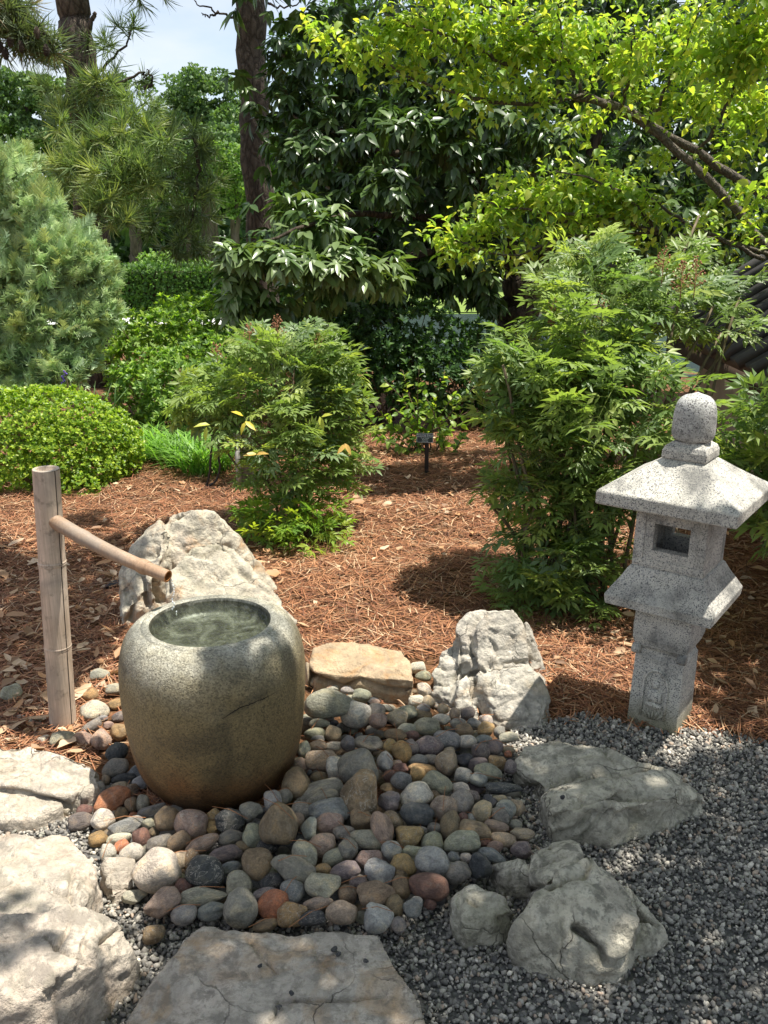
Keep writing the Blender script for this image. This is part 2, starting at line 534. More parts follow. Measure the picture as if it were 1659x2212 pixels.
M = dict(
    ground=m_ground(),
    gravel=m_tint('gravel_chips', 0.8, 0.35, 160, 0.25, 0.4),
    needle=m_tint('pine_straw', 0.7, 0.3),
    dry=m_leaf('dry_leaf', 0.6, 0.15, (1.1, 0.95, 0.7), 0.4),
    leaf=m_leaf('soft_leaf', 0.45, 0.45, g=2.0),
    lime=m_leaf('lime_leaf', 0.42, 0.55, (1.3, 1.3, 0.5), g=2.0),
    gloss=m_leaf('glossy_leaf', 0.33, 0.25, (1.2, 1.4, 0.4), 0.5, g=1.35),
    pine=m_leaf('pine_needle', 0.45, 0.35, g=2.2),
    conifer=m_leaf('conifer_spray', 0.6, 0.3, (1.1, 1.1, 0.8), g=2.9),
    far=m_leaf('far_leaf', 0.6, 0.35, g=1.7),
    pebble=m_pebble('river_stone'),
    granite=m_granite('lantern_granite'),
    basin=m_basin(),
    water=m_water('basin_water', 42, 1.0, (0.78, 0.82, 0.76), 0.006),
    bark_pine=m_bark('pine_bark', (0.045, 0.036, 0.028), (0.17, 0.135, 0.105), 17, 0.45),
    bark_dark=m_bark('dark_bark', (0.03, 0.024, 0.018), (0.12, 0.09, 0.065), 16, 0.3),
    bark_grey=m_bark('grey_bark', (0.09, 0.075, 0.06), (0.24, 0.205, 0.165), 30, 0.6),
    twig=m_plain('brown_twig', (0.13, 0.09, 0.055), 0.8, 0.2, 0.3, 40),
    stem=m_plain('cane_stem', (0.15, 0.115, 0.07), 0.75, 0.3, 0.35, 40),
    bamboo=m_bamboo('weathered_bamboo', (0.46, 0.36, 0.27), (0.60, 0.49, 0.39)),
    bamboo2=m_bamboo('brown_bamboo', (0.30, 0.18, 0.10), (0.46, 0.32, 0.22), 0.25),
    bamboo_cut=m_plain('cut_bamboo', (0.36, 0.15, 0.05), 0.7, 0.2, 0.4, 60),
    dark=m_plain('dark_gap', (0.03, 0.025, 0.02), 0.9, 0.1),
    black=m_plain('black_plastic', (0.015, 0.015, 0.017), 0.4, 0.5),
    grey_pl=m_plain('grey_plastic', (0.32, 0.31, 0.28), 0.6, 0.4, 0.2, 30),
    wood_grey=m_plain('grey_wood', (0.20, 0.17, 0.13), 0.85, 0.2, 0.35, 30),
    white=m_plain('white_print', (0.8, 0.8, 0.8), 0.6, 0.3),
    plate=m_plain('black_plate', (0.012, 0.013, 0.016), 0.3, 0.5),
    plaster=m_plain('beige_plaster', (0.42, 0.34, 0.25), 0.9, 0.15, 0.12, 9),
    tile=m_plain('roof_tile', (0.05, 0.048, 0.048), 0.6, 0.4, 0.35, 12),
    timber=m_plain('dark_timber', (0.06, 0.04, 0.028), 0.8, 0.2, 0.3, 20),
    concrete=m_plain('pale_concrete', (0.62, 0.61, 0.58), 0.9, 0.2, 0.1, 6),
    edging=m_plain('edging_board', (0.34, 0.27, 0.17), 0.85, 0.2, 0.25, 8),
    flower=m_plain('purple_flower', (0.16, 0.10, 0.42), 0.6, 0.3),
)

# ------------------------------------------------------------------ leaf templates (length 1 along +Y, X across, Z normal)
def leaf_t(w=0.22, fold=0.06, droop=0.1, n=6):
    """pointed leaf: centre rib lowered, tip drooping"""
    if n == 4:
        V = [(0, 0, 0), (-w, .42, fold), (w, .42, fold), (0, .45, -fold * .3), (0, 1, -droop)]
        T = [(0, 3, 1), (0, 2, 3), (3, 4, 1), (2, 4, 3)]
    elif n == 2:
        V = [(0, 0, 0), (-w, .5, fold), (w, .5, fold), (0, 1, -droop)]
        T = [(0, 2, 1), (2, 3, 1)]
    else:
        V = [(0, 0, 0), (-w * .85, .28, fold), (-w * .8, .62, fold * .8 - droop * .3), (0, .3, 0), (0, .64, -droop * .35), (w * .85, .28, fold), (w * .8, .62, fold * .8 - droop * .3), (0, 1, -droop)]
        T = [(0, 3, 1), (1, 3, 4), (1, 4, 2), (2, 4, 7), (0, 5, 3), (5, 4, 3), (5, 6, 4), (6, 7, 4)]
    return np.array(V, float), np.array(T)

def frame(D, N):
    D = unit(D)
    X = np.cross(D, N)
    bad = np.linalg.norm(X, axis=-1) < 1e-4
    X[bad] = np.cross(D[bad], np.array([0.3, 0.9, 0.1]))
    X = unit(X)
    return X, D, np.cross(X, D)

def bake(tv, P, X, D, N, S):
    S = np.asarray(S).reshape(-1, 1, 1)
    return P[:, None, :] + S * (tv[None, :, 0:1] * X[:, None] + tv[None, :, 1:2] * D[:, None] + tv[None, :, 2:3] * N[:, None])

def perp(A, n=None):
    r = rng.normal(size=A.shape)
    r = r - (r * A).sum(-1, keepdims=True) * A
    return unit(r)

class Leaves:
    """collects leaf placements; the ones that show largest become parts, the rest one stuff mesh"""
    def __init__(self, templates, palette, jitter=0.12):
        self.t = templates; self.pal = np.array(palette, float); self.j = jitter
        self.P, self.D, self.N, self.S, self.C = [], [], [], [], []
    def add(self, P, D, N, S, C=None):
        n = len(P)
        self.P.append(P); self.D.append(unit(D)); self.N.append(N)
        self.S.append(np.broadcast_to(np.asarray(S, float), (n,)).copy())
        self.C.append(rng.integers(0, len(self.pal), n) if C is None else np.broadcast_to(np.asarray(C), (n,)).copy())
    def finish(self, parent, mat, nparts=0, name='leaf', stuff='foliage', zmin=0.01):
        P = np.concatenate(self.P); D = np.concatenate(self.D); N = np.concatenate(self.N)
        S = np.concatenate(self.S); C = np.concatenate(self.C)
        ok = P[:, 2] > zmin
        P, D, N, S, C = P[ok], D[ok], N[ok], S[ok], C[ok]
        X, D, N = frame(D, N)
        K = rng.integers(0, len(self.t), len(P))
        as_part = np.zeros(len(P), bool)
        if nparts:
            qx, qy, z = proj(P)
            vis = (z > 0.2) & (qx > 0) & (qx < 1659) & (qy > 0) & (qy < 2212)
            score = np.where(vis, S / z * (1 + 0.15 * rng.random(len(P))) - 0.004 * z, -9)
            idx = np.argsort(-score)[:nparts]
            as_part[idx[score[idx] > -8]] = True
            cache = {}
            base = Vector(parent.location)
            for i in np.nonzero(as_part)[0]:
                key = (K[i], C[i])
                if key not in cache:
                    tv, tt = self.t[K[i]]
                    me = mesh_np(name, tv, tt, self.pal[C[i]], True)
                    me.materials.append(mat)
                    cache[key] = me
                o = bpy.data.objects.new(name, cache[key])
                COL.objects.link(o)
                o.parent = parent
                s = S[i]
                o.matrix_basis = Matrix(((X[i, 0] * s, D[i, 0] * s, N[i, 0] * s, P[i, 0] - base.x), (X[i, 1] * s, D[i, 1] * s, N[i, 1] * s, P[i, 1] - base.y), (X[i, 2] * s, D[i, 2] * s, N[i, 2] * s, P[i, 2] - base.z), (0, 0, 0, 1)))
        V, T, c, m = [], [], [], 0
        for k, (tv, tt) in enumerate(self.t):
            s = (K == k) & ~as_part
            n = int(s.sum())
            if not n: continue
            V.append(bake(tv, P[s], X[s], D[s], N[s], S[s]).reshape(-1, 3))
            T.append((tt[None] + (np.arange(n) * len(tv))[:, None, None]).reshape(-1, 3) + m)
            m += n * len(tv)
            cc = self.pal[C[s]] * (1 + rng.normal(0, self.j, (n, 1))).clip(0.6, 1.5)
            c.append(np.repeat(cc, len(tv), axis=0))
        if V:
            me = mesh_np(stuff, np.concatenate(V), np.concatenate(T), np.concatenate(c), True)
            child(stuff, me, mat, parent, 'stuff')

def blob(c, r, n, shell=0.55, lump=0.2, seed=0.0):
    """points in the outer part of a lumpy ellipsoid with outward directions"""
    u = unit(rng.normal(size=(n, 3)))
    k = 1 + lump * wobble(u, 3.0, seed + c[0]) + 0.5 * lump * wobble(u, 7.0, seed + c[1])
    rr = (shell + (1 - shell) * rng.random(n) ** 0.6) * k
    r = np.asarray(r, float)
    P = np.asarray(c) + u * rr[:, None] * r
    return P, unit(u / r)

UPV = np.array([0, 0, 1.0])

def rosettes(L, P, A, k, size, spread=1.0, droop=0.0, C=None, back=0.25):
    """k leaves fanned round each twig end"""
    n = len(P)
    A = unit(A)
    a = perp(A)
    b = np.cross(A, a)
    for j in range(k):
        ph = 2 * math.pi * j / k + rng.normal(0, 0.25, n)
        side = np.cos(ph)[:, None] * a + np.sin(ph)[:, None] * b
        sp = spread * (0.75 + 0.5 * rng.random(n))[:, None]
        D = unit(A + side * sp + np.array([0, 0, -1.0]) * droop)
        S = size * (0.7 + 0.5 * rng.random(n))
        pos = P - A * (back * size * rng.random(n))[:, None]
        L.add(pos, D, unit(A * 0.8 + UPV * 0.7), S, C)

def alternate(L, P, A, k, size, length, droop=0.5, C=None, upn=1.0):
    """k leaves set left and right along each twig"""
    n = len(P)
    A = unit(A)
    side = unit(np.cross(A, UPV + 0.3 * rng.normal(size=(n, 3))))
    for j in range(k):
        s = (j + 0.5) / k
        sg = 1 if j % 2 else -1
        pos = P - A * (length * (1 - s)) + rng.normal(0, size * 0.15, (n, 3))
        D = unit(A * 0.7 + side * sg * 0.9 - UPV * droop * (0.5 + rng.random((n, 1))) + 0.3 * rng.normal(size=(n, 3)))
        L.add(pos, D, unit(UPV * upn + 0.45 * rng.normal(size=(n, 3)) - D * 0.2), size * (0.7 + 0.5 * rng.random(n)), C)

# ------------------------------------------------------------------ ground
def ground_z(x, y):
    x = np.asarray(x, float); y = np.asarray(y, float)
    P = np.stack([x, y, np.zeros_like(x)], -1)
    fade = np.clip((y - 2.2) / 1.5, 0, 1) * np.clip((12 - y) / 3, 0, 1)
    return -0.012 + fade * (0.03 + 0.03 * wobble(P, 1.6, 3) + 0.012 * wobble(P, 5, 4))

gx = np.concatenate([[-400, -150, -60, -30, -15, -8], np.arange(-5, 5.01, 0.1), [8, 15, 30, 60, 150, 400]])
gy = np.concatenate([[-100, -30, -10, -4, -1.5], np.arange(0, 12.01, 0.12), [14, 18, 25, 40, 70, 120, 250, 600]])
GX, GY = np.meshgrid(gx, gy)
GV = np.stack([GX.ravel(), GY.ravel(), ground_z(GX.ravel(), GY.ravel())], -1)
W = len(gx)
ii, jj = np.meshgrid(np.arange(len(gy) - 1), np.arange(W - 1), indexing='ij')
a = (ii * W + jj).ravel()
GT = np.concatenate([np.stack([a, a + 1, a + W + 1], -1), np.stack([a, a + W + 1, a + W], -1)])
tag(link('ground', mesh_np('ground', GV, GT, smooth=True), M['ground']), kind='structure')

def sheet(name, pts, z, mat):
    V = np.array([(p[0], p[1], z) for p in pts])
    T = np.array([(0, i, i + 1) for i in range(1, len(pts) - 1)])
    if (V[1] - V[0])[0] * (V[2] - V[0])[1] - (V[1] - V[0])[1] * (V[2] - V[0])[0] < 0: T = T[:, ::-1]
    return tag(link(name, mesh_np(name, V, T), mat), kind='structure')

GRAVEL_Q = [(1110, 1578), (1190, 1556), (1260, 1538), (1340, 1556), (1400, 1572), (1500, 1572), (1570, 1580), (1659, 1600), (1800, 1640), (2300, 2000), (2300, 2700), (-150, 2700), (-150, 1760), (190, 1720), (260, 1640), (330, 1760), (700, 1780), (1020, 1640)]
GRAVEL = ground_poly(GRAVEL_Q)
mud = m_plain('gravel_dust', (0.12, 0.118, 0.112), 0.95, 0.1, 0.5, 120)
bm = bmesh.new()
vs = [bm.verts.new((p[0], p[1], -0.006)) for p in GRAVEL]
bmesh.ops.triangle_fill(bm, use_beauty=True, edges=[bm.edges.new((vs[i], vs[(i + 1) % len(vs)])) for i in range(len(vs))])
me = bm_mesh('gravel_bed', bm)
for p in me.polygons: pass
tag(link('gravel_bed', me, mud), kind='structure')

# loose crushed stone
ico = bmesh.new(); bmesh.ops.create_icosphere(ico, subdivisions=1, radius=1.0)
ICO_V = np.array([v.co[:] for v in ico.verts]); ICO_T = np.array([[v.index for v in f.verts] for f in ico.faces]); ico.free()
gpx = np.array(GRAVEL)
n = 160000
x = rng.uniform(-1.6, 3.0, n); y = rng.uniform(1.0, 3.0, n)
ok = in_poly(x, y, GRAVEL)
x, y = x[ok], y[ok]
qx, qy, _ = proj(np.stack([x, y, np.zeros_like(x)], -1))
ok = (qx > -120) & (qx < 2500) & (qy < 2330) & ~in_poly(qx, qy, [(680, 1700), (1000, 1660), (1060, 1760), (1000, 1850), (900, 1960), (640, 1960), (520, 1900), (560, 1780)])
ok &= ~in_poly(qx, qy, [(320, 2212), (430, 2040), (800, 2040), (900, 2212)]) & ~in_poly(qx, qy, [(1130, 2020), (1240, 1880), (1360, 1930), (1420, 2040), (1240, 2090)])
x, y = x[ok], y[ok]
n = len(x)
s = (0.0030 + 0.0060 * rng.random(n) ** 2.0)
lay = rng.random(n)
z = -0.004 + 0.008 * lay
ax = np.stack([s * (0.8 + 0.7 * rng.random(n)), s * (0.6 + 0.5 * rng.random(n)), s * (0.5 + 0.4 * rng.random(n))], -1)
# one angular chip per row, random rotation
q = unit(rng.normal(size=(n, 4)))
w_, x_, y_, z_ = q.T
R = np.stack([np.stack([1 - 2 * (y_**2 + z_**2), 2 * (x_*y_ - z_*w_), 2 * (x_*z_ + y_*w_)], -1), np.stack([2 * (x_*y_ + z_*w_), 1 - 2 * (x_**2 + z_**2), 2 * (y_*z_ - x_*w_)], -1), np.stack([2 * (x_*z_ - y_*w_), 2 * (y_*z_ + x_*w_), 1 - 2 * (x_**2 + y_**2)], -1)], -2)
loc = ICO_V[None] * (0.72 + 0.56 * rng.random((n, 12, 1))) * ax[:, None, :]
V = np.einsum('nij,nkj->nki', R, loc) + np.stack([x, y, z], -1)[:, None]
T = (ICO_T[None] + (np.arange(n) * 12)[:, None, None]).reshape(-1, 3)
gp = np.array([(0.165, 0.158, 0.148), (0.25, 0.238, 0.218), (0.34, 0.322, 0.29), (0.45, 0.425, 0.375), (0.105, 0.103, 0.10), (0.38, 0.30, 0.24), (0.55, 0.515, 0.455), (0.27, 0.268, 0.232)])
gp = gp * np.array([1.02, 1.0, 0.96])
gc = gp[rng.choice(len(gp), n, p=[.26, .24, .16, .1, .1, .06, .04, .04])] * (0.8 + 0.4 * rng.random((n, 1)))
tag(link('gravel_stones', mesh_np('gravel_stones', V.reshape(-1, 3), T, np.repeat(gc, 12, axis=0)), M['gravel']), kind='stuff')

# pine straw
def mulch_ok(x, y):
    return ~in_poly(x, y, GRAVEL)
BED = ground_poly([(200, 1640), (180, 1570), (240, 1470), (660, 1420), (930, 1420), (1200, 1545), (1195, 1700), (240, 1720), (-100, 1800), (-100, 1660)])
n = 125000
y = 2.1 + 6.2 * rng.random(n) ** 1.35
x = rng.uniform(-1, 1, n) * (0.75 + 0.52 * y)
ok = mulch_ok(x, y) & (~in_poly(x, y, BED) | (rng.random(n) < 0.05))
x, y = x[ok], y[ok]; n = len(x)
ang = rng.uniform(0, math.pi, n) + 0.4 * wobble(np.stack([x, y, x * 0], -1), 2.0, 9)
Ln = 0.030 + 0.06 * rng.random(n)
d = np.stack([np.cos(ang), np.sin(ang), rng.normal(0, 0.10, n)], -1)
sd = np.stack([-np.sin(ang), np.cos(ang), np.zeros(n)], -1)
wd = (0.0008 + 0.00022 * y)[:, None] * (0.7 + 0.6 * rng.random((n, 1)))
c0 = np.stack([x, y, ground_z(x, y) + 0.004 + 0.022 * rng.random(n)], -1)
bend = rng.normal(0, 0.12, (n, 1)) * Ln[:, None]
a0 = c0 - d * Ln[:, None]; a1 = c0 + sd * bend + np.array([0, 0, 0.004]); a2 = c0 + d * Ln[:, None]
V = np.stack([a0 - sd * wd, a0 + sd * wd, a1 - sd * wd, a1 + sd * wd, a2 - sd * wd * .5, a2 + sd * wd * .5], 1)
T = (np.array([(0, 1, 3), (0, 3, 2), (2, 3, 5), (2, 5, 4)])[None] + (np.arange(n) * 6)[:, None, None]).reshape(-1, 3)
npal = np.array([(0.32, 0.140, 0.066), (0.42, 0.215, 0.11), (0.235, 0.093, 0.046), (0.11, 0.055, 0.033), (0.52, 0.36, 0.22), (0.17, 0.077, 0.047)])
nc = npal[rng.choice(6, n, p=[.26, .2, .2, .13, .09, .12])] * (0.75 + 0.5 * rng.random((n, 1)))
tag(link('pine_straw', mesh_np('pine_straw', V.reshape(-1, 3), T, np.repeat(nc, 6, axis=0)), M['needle']), kind='stuff')

# ------------------------------------------------------------------ water, path, lawn beyond the shrubs
pond_m = NT('pond_water')
pn = pond_m.noise(pond_m.coords(), 3.0, 4, 0.6)
pond_m = pond_m.done(pond_m.bsdf((0.06, 0.085, 0.09), 0.08, 0.6, pn, 0.12, 0.05))
sheet('pond', [(-1.0, 10.4), (10, 10.0), (30, 10), (30, 19.5), (-2.6, 19.5), (-2.4, 13)], 0.006, pond_m)
sheet('lawn', [(-30, 20.0), (60, 20.0), (90, 56), (-50, 56)], 0.008, m_plain('lawn_grass', (0.17, 0.24, 0.06), 0.95, 0.1, 0.3, 5))
sheet('path', [(-9, 16.9), (-1.9, 16.9), (-1.9, 18.4), (-9, 18.4)], 0.012, M['concrete'])
t = thing('edging_board', 'tan timber edging board between the pond and the far lawn', 'edging', (5, 19.75, 0))
for k in range(22):
    bm = bmesh.new(); bmesh.ops.create_cube(bm, size=1, matrix=Matrix.Translation((3.2 + k * 0.5, 19.75, 0.07)) @ Matrix.Diagonal((0.47, 0.12, 0.24, 1)))
    child('board', bm_mesh('board', bm), M['edging'], t)

# ------------------------------------------------------------------ rocks
def rock(name, label, lobes, mat, voxel=0.011, amp=0.016, crack=0.012, cell=5.0, smooth=3, seed=0, group='boulders round the water basin', cat='rock', strat=0.0, floor=-0.05, grooves=None):
    """union of convex lobes, remeshed, softened and roughened"""
    bm = bmesh.new()
    for lb in lobes:
        pts = []
        for p in lb:
            pts.append(tuple(p))
            pts.append((p[0], p[1], floor))
        vs = [bm.verts.new(p) for p in pts]
        r = bmesh.ops.convex_hull(bm, input=vs)
        junk = [e for e in r['geom_interior'] + r['geom_unused'] if isinstance(e, bmesh.types.BMVert)]
        bmesh.ops.delete(bm, geom=list(set(junk)), context='VERTS')
    me = bpy.data.meshes.new(name)
    bm.to_mesh(me); bm.free()
    tmp = bpy.data.objects.new('tmp', me)
    COL.objects.link(tmp)
    md = tmp.modifiers.new('r', 'REMESH'); md.mode = 'VOXEL'; md.voxel_size = voxel
    sm = tmp.modifiers.new('s', 'SMOOTH'); sm.iterations = smooth; sm.factor = 0.6
    dg = bpy.context.evaluated_depsgraph_get()
    me2 = bpy.data.meshes.new_from_object(tmp.evaluated_get(dg))
    bpy.data.objects.remove(tmp); bpy.data.meshes.remove(me)
    me2.name = name
    n = len(me2.vertices)
    co = np.empty(n * 3); me2.vertices.foreach_get('co', co); co = co.reshape(-1, 3)
    no = np.empty(n * 3); me2.vertex_normals.foreach_get('vector', no); no = no.reshape(-1, 3)
    off = Vector((seed * 7.3, seed * 3.1, seed * 5.7))
    dz = np.empty(n)
    for i in range(n):
        p = Vector(co[i]) + off
        f = mnoise.fractal(p * 5.0, 1.0, 2.1, 5) * amp
        g = mnoise.fractal(p * 24.0, 1.0, 2.2, 4) * amp * 0.30 + (mnoise.ridged_multi_fractal(p * 9.0, 1.0, 2.1, 5, 1.0, 2.0) - 1.2) * amp * 0.38
        w = p * cell + Vector((1, 1, 1)) * mnoise.noise(p * 6) * 0.5
        ds = mnoise.voronoi(w)[0]
        e = ds[1] - ds[0]
        c = -crack * max(0.0, 1 - e / 0.10) * (0.5 + 0.5 * mnoise.noise(p * 3.0))
        # blocky chips: each cell sits a little proud or sunk
        c += crack * 0.8 * mnoise.cell(w)
        if strat:
            s_ = math.sin((p.x * 28 + p.y * 10 + p.z * 8) + 4 * mnoise.noise(p * 5))
            c -= strat * max(0.0, s_) ** 2
        dz[i] = f + g + c
    if grooves:
        px_, py_, _ = proj(co)
        facing = (no * (co - np.array([0, 0, CAMZ]))).sum(-1) < 0.02
        for pts_, wpx, dep_ in grooves:
            g_ = np.array(pts_, float)
            dmin = np.full(n, 1e9)
            for a0, b0 in zip(g_[:-1], g_[1:]):
                ab = b0 - a0
                tt_ = np.clip(((px_ - a0[0]) * ab[0] + (py_ - a0[1]) * ab[1]) / max(ab @ ab, 1e-6), 0, 1)
                dmin = np.minimum(dmin, np.hypot(px_ - a0[0] - tt_ * ab[0], py_ - a0[1] - tt_ * ab[1]))
            wob_ = 1 + 0.5 * wobble(co, 22, 6)
            dz -= np.where(facing, dep_ * 1.25 * wob_ * np.exp(-(dmin / (wpx * (0.8 + 0.3 * wob_))) ** 2), 0)
    co = co + no * dz[:, None]
    me2.vertices.foreach_set('co', co.ravel())
    for p in me2.polygons: p.use_smooth = True
    me2.update()
    me2.materials.clear(); me2.materials.append(mat)
    o = bpy.data.objects.new(name, me2)
    COL.objects.link(o)
    return tag(o, label, cat, group)

def Y(*a):
    return [at_y(*p) for p in a]
def Z(*a):
    out_ = []
    for p in a:
        if p[2] <= 0.05:
            q_ = at_z(p[0], p[1], 0.0); q_[2] = p[2]
        else:
            q_ = at_z(*p)
        out_.append(q_)
    return out_

R_white = m_rock('white_rock', (0.62, 0.57, 0.48), st=0.35, dk=0.6, moss=0.3, seed=1)
R_cream = m_rock('cream_rock', (0.62, 0.555, 0.43), (0.42, 0.22, 0.085), st=0.75, dk=0.5, moss=0.35, seed=2)
R_tan = m_rock('tan_rock', (0.56, 0.42, 0.27), (0.52, 0.27, 0.10), (0.12, 0.10, 0.08), st=0.6, dk=0.25, veins=0.3, moss=0.05, seed=3)
R_grey = m_rock('grey_rock', (0.64, 0.59, 0.475), (0.36, 0.31, 0.18), (0.13, 0.125, 0.10), st=0.2, dk=0.75, moss=0.3, seed=4)
R_warm = m_rock('warm_rock', (0.64, 0.56, 0.455), (0.46, 0.27, 0.14), (0.19, 0.17, 0.145), st=0.35, dk=0.6, veins=0.8, moss=0.3, seed=5)
R_slab = m_rock('slab_rock', (0.58, 0.515, 0.43), (0.42, 0.24, 0.09), (0.15, 0.135, 0.11), st=0.65, dk=0.55, veins=0.6, moss=0.1, seed=6)

rock('rock', 'tall cream boulder with orange stains right behind the stone basin', [
    Y((262, 1330, 3.25), (258, 1245, 3.38), (290, 1168, 3.5), (345, 1122, 3.55), (365, 1145, 3.45), (330, 1250, 3.28), (300, 1250, 3.75), (350, 1150, 3.8)),
    Y((345, 1150, 3.5), (372, 1112, 3.58), (415, 1098, 3.58), (462, 1106, 3.6), (520, 1160, 3.62), (562, 1222, 3.62), (604, 1290, 3.55), (400, 1250, 3.4), (420, 1130, 3.8), (540, 1210, 3.85)),
    Y((355, 1290, 3.14), (360, 1235, 3.2), (415, 1178, 3.3), (470, 1165, 3.34), (497, 1180, 3.34), (525, 1225, 3.32), (565, 1262, 3.28), (622, 1318, 3.2), (640, 1340, 3.14), (500, 1330, 3.08), (400, 1320, 3.08))],
    R_cream, 0.0075, 0.018, 0.005, 4.5, 4, 1, strat=0.003, grooves=[([(395.0, 1102.7), (360.0, 1127.7), (357.5, 1152.7), (345.0, 1187.7), (300.0, 1207.7)], 7.2, 0.022), ([(400.0, 1190.2), (425.0, 1202.7), (450.0, 1200.2), (475.0, 1182.7), (492.5, 1182.7)], 6.0, 0.014), ([(280.0, 1272.7), (287.5, 1307.7), (280.0, 1342.7)], 4.8, 0.024), ([(300.0, 1222.7), (306.0, 1257.7), (320.0, 1307.7)], 4.8, 0.026), ([(330.0, 1232.7), (337.5, 1267.7), (350.0, 1297.7)], 4.8, 0.026), ([(265.0, 1252.7), (272.5, 1302.7)], 4.8, 0.019), ([(360.0, 1237.7), (367.5, 1277.7)], 4.8, 0.019), ([(492.5, 1182.7), (510.0, 1227.7), (560.0, 1267.7), (600.0, 1297.7)], 6.0, 0.012), ([(320.0, 1157.7), (350.0, 1157.7)], 3.6, 0.010)])
rock('rock', 'flat tan slab with a dark layered front edge beside the basin', [
    Z((680, 1452, .085), (668, 1432, .09), (676, 1400, .115), (740, 1385, .12), (800, 1390, .12), (868, 1402, .11), (890, 1432, .10), (896, 1470, .095), (760, 1462, .085)),
    Z((690, 1468, .05), (895, 1490, .06), (880, 1420, .06), (690, 1420, .06))],
    R_tan, 0.006, 0.010, 0.005, 5.5, 2, 2, strat=0.002, grooves=[([(668.6, 1457.3), (707.3, 1473.1), (742.4, 1483.6), (777.5, 1467.1), (791.6, 1473.1), (833.7, 1490.7), (893.4, 1497.7)], 4, 0.018), ([(707.3, 1447.4), (742.4, 1451.0), (777.5, 1450.3), (791.6, 1458.0)], 2.5, 0.006), ([(809.1, 1411.6), (837.2, 1417.9)], 2, 0.006), ([(847.8, 1443.2), (879.4, 1460.8)], 2, 0.005)])
rock('rock', 'jagged white quartz rock standing right of the tan slab', [
    Y((1030, 1560, 2.62), (1025, 1462, 2.66), (1050, 1438, 2.70), (1135, 1432, 2.70), (1172, 1470, 2.66), (1188, 1510, 2.62), (1172, 1572, 2.52), (1110, 1598, 2.50), (1080, 1450, 2.95), (1170, 1480, 2.95)),
    Y((1032, 1440, 2.70), (1028, 1360, 2.76), (1050, 1318, 2.82), (1110, 1314, 2.84), (1135, 1352, 2.80), (1140, 1425, 2.74), (1060, 1340, 3.0), (1120, 1350, 3.02)),
    Y((985, 1440, 2.72), (985, 1350, 2.80), (1012, 1322, 2.84), (1050, 1316, 2.86), (1030, 1420, 2.72), (1000, 1360, 3.0), (1040, 1350, 3.0)),
    Y((932, 1500, 2.68), (930, 1455, 2.72), (955, 1410, 2.78), (985, 1400, 2.80), (1000, 1440, 2.74), (985, 1520, 2.62), (960, 1440, 2.95)),
    Y((985, 1545, 2.58), (985, 1475, 2.64), (1005, 1455, 2.68), (1028, 1462, 2.68), (1032, 1550, 2.58)),
    Y((1130, 1440, 2.9), (1135, 1340, 2.98), (1150, 1370, 2.98), (1195, 1470, 2.92), (1200, 1540, 2.85), (1150, 1400, 3.1))],
    R_white, 0.0055, 0.012, 0.009, 11.0, 2, 3, grooves=[([(1023.4, 1457.3), (1051.5, 1443.2), (1079.6, 1438.0), (1107.7, 1434.4), (1142.9, 1430.9)], 5, 0.016), ([(1023.4, 1460.8), (1021.7, 1495.9), (1026.9, 1531.1), (1037.5, 1552.1)], 4, 0.016), ([(1079.6, 1439.7), (1076.1, 1471.3)], 3, 0.01), ([(984.8, 1376.5), (991.8, 1408.1), (995.3, 1443.2), (988.3, 1460.8)], 5, 0.02), ([(1018.2, 1376.5), (1016.4, 1408.1), (1026.9, 1439.7)], 4, 0.016), ([(928.6, 1478.4), (974.2, 1478.4), (991.8, 1457.3)], 4, 0.012), ([(970.7, 1513.5), (984.8, 1478.4)], 4, 0.014), ([(1055.0, 1376.5), (1069.1, 1394.0), (1079.6, 1429.2)], 3, 0.008), ([(939.1, 1432.7), (967.2, 1446.7), (988.3, 1439.7)], 4, 0.01), ([(991.8, 1408.1), (1018.2, 1415.1)], 5, 0.014)])
rock('rock', 'long ridged grey rock lying on the gravel below the lantern', [
    Z((1112, 1655, .055), (1132, 1610, .07), (1200, 1604, .09), (1320, 1622, .10), (1400, 1660, .11), (1330, 1690, .115), (1180, 1702, .07), (1130, 1698, .04)),
    Z((1160, 1758, .045), (1165, 1715, .075), (1250, 1680, .115), (1330, 1655, .11), (1400, 1650, .11), (1475, 1675, .085), (1470, 1720, .10), (1340, 1745, .115), (1190, 1785, .05), (1190, 1750, .095)),
    Z((1200, 1790, .04), (1250, 1735, .11), (1330, 1700, .125), (1480, 1685, .085), (1518, 1722, .055), (1505, 1752, .045), (1425, 1798, .045), (1320, 1838, .035), (1250, 1822, .035), (1260, 1755, .085), (1330, 1765, .085), (1420, 1735, .085), (1490, 1712, .055))],
    R_grey, 0.0045, 0.013, 0.005, 5, 4, 4, grooves=[([(1129.4, 1707.5), (1179.4, 1695.0), (1229.4, 1675.0), (1279.4, 1667.5), (1329.4, 1665.0), (1379.4, 1660.0), (1419.4, 1650.0)], 8.1, 0.024), ([(1194.4, 1775.0), (1229.4, 1760.0), (1254.4, 1730.0), (1304.4, 1715.0), (1379.4, 1710.0), (1424.4, 1715.0)], 8.1, 0.024), ([(1209.4, 1800.0), (1249.4, 1785.0), (1279.4, 1760.0), (1304.4, 1740.0)], 6.8, 0.018), ([(1254.4, 1810.0), (1289.4, 1775.0), (1319.4, 1750.0)], 6.8, 0.015), ([(1469.4, 1755.0), (1514.4, 1735.0)], 6.8, 0.015), ([(1309.4, 1625.0), (1329.4, 1645.0), (1374.4, 1655.0), (1394.4, 1665.0)], 5.4, 0.009), ([(1334.4, 1765.0), (1359.4, 1760.0), (1384.4, 1770.0)], 8.1, 0.015)])
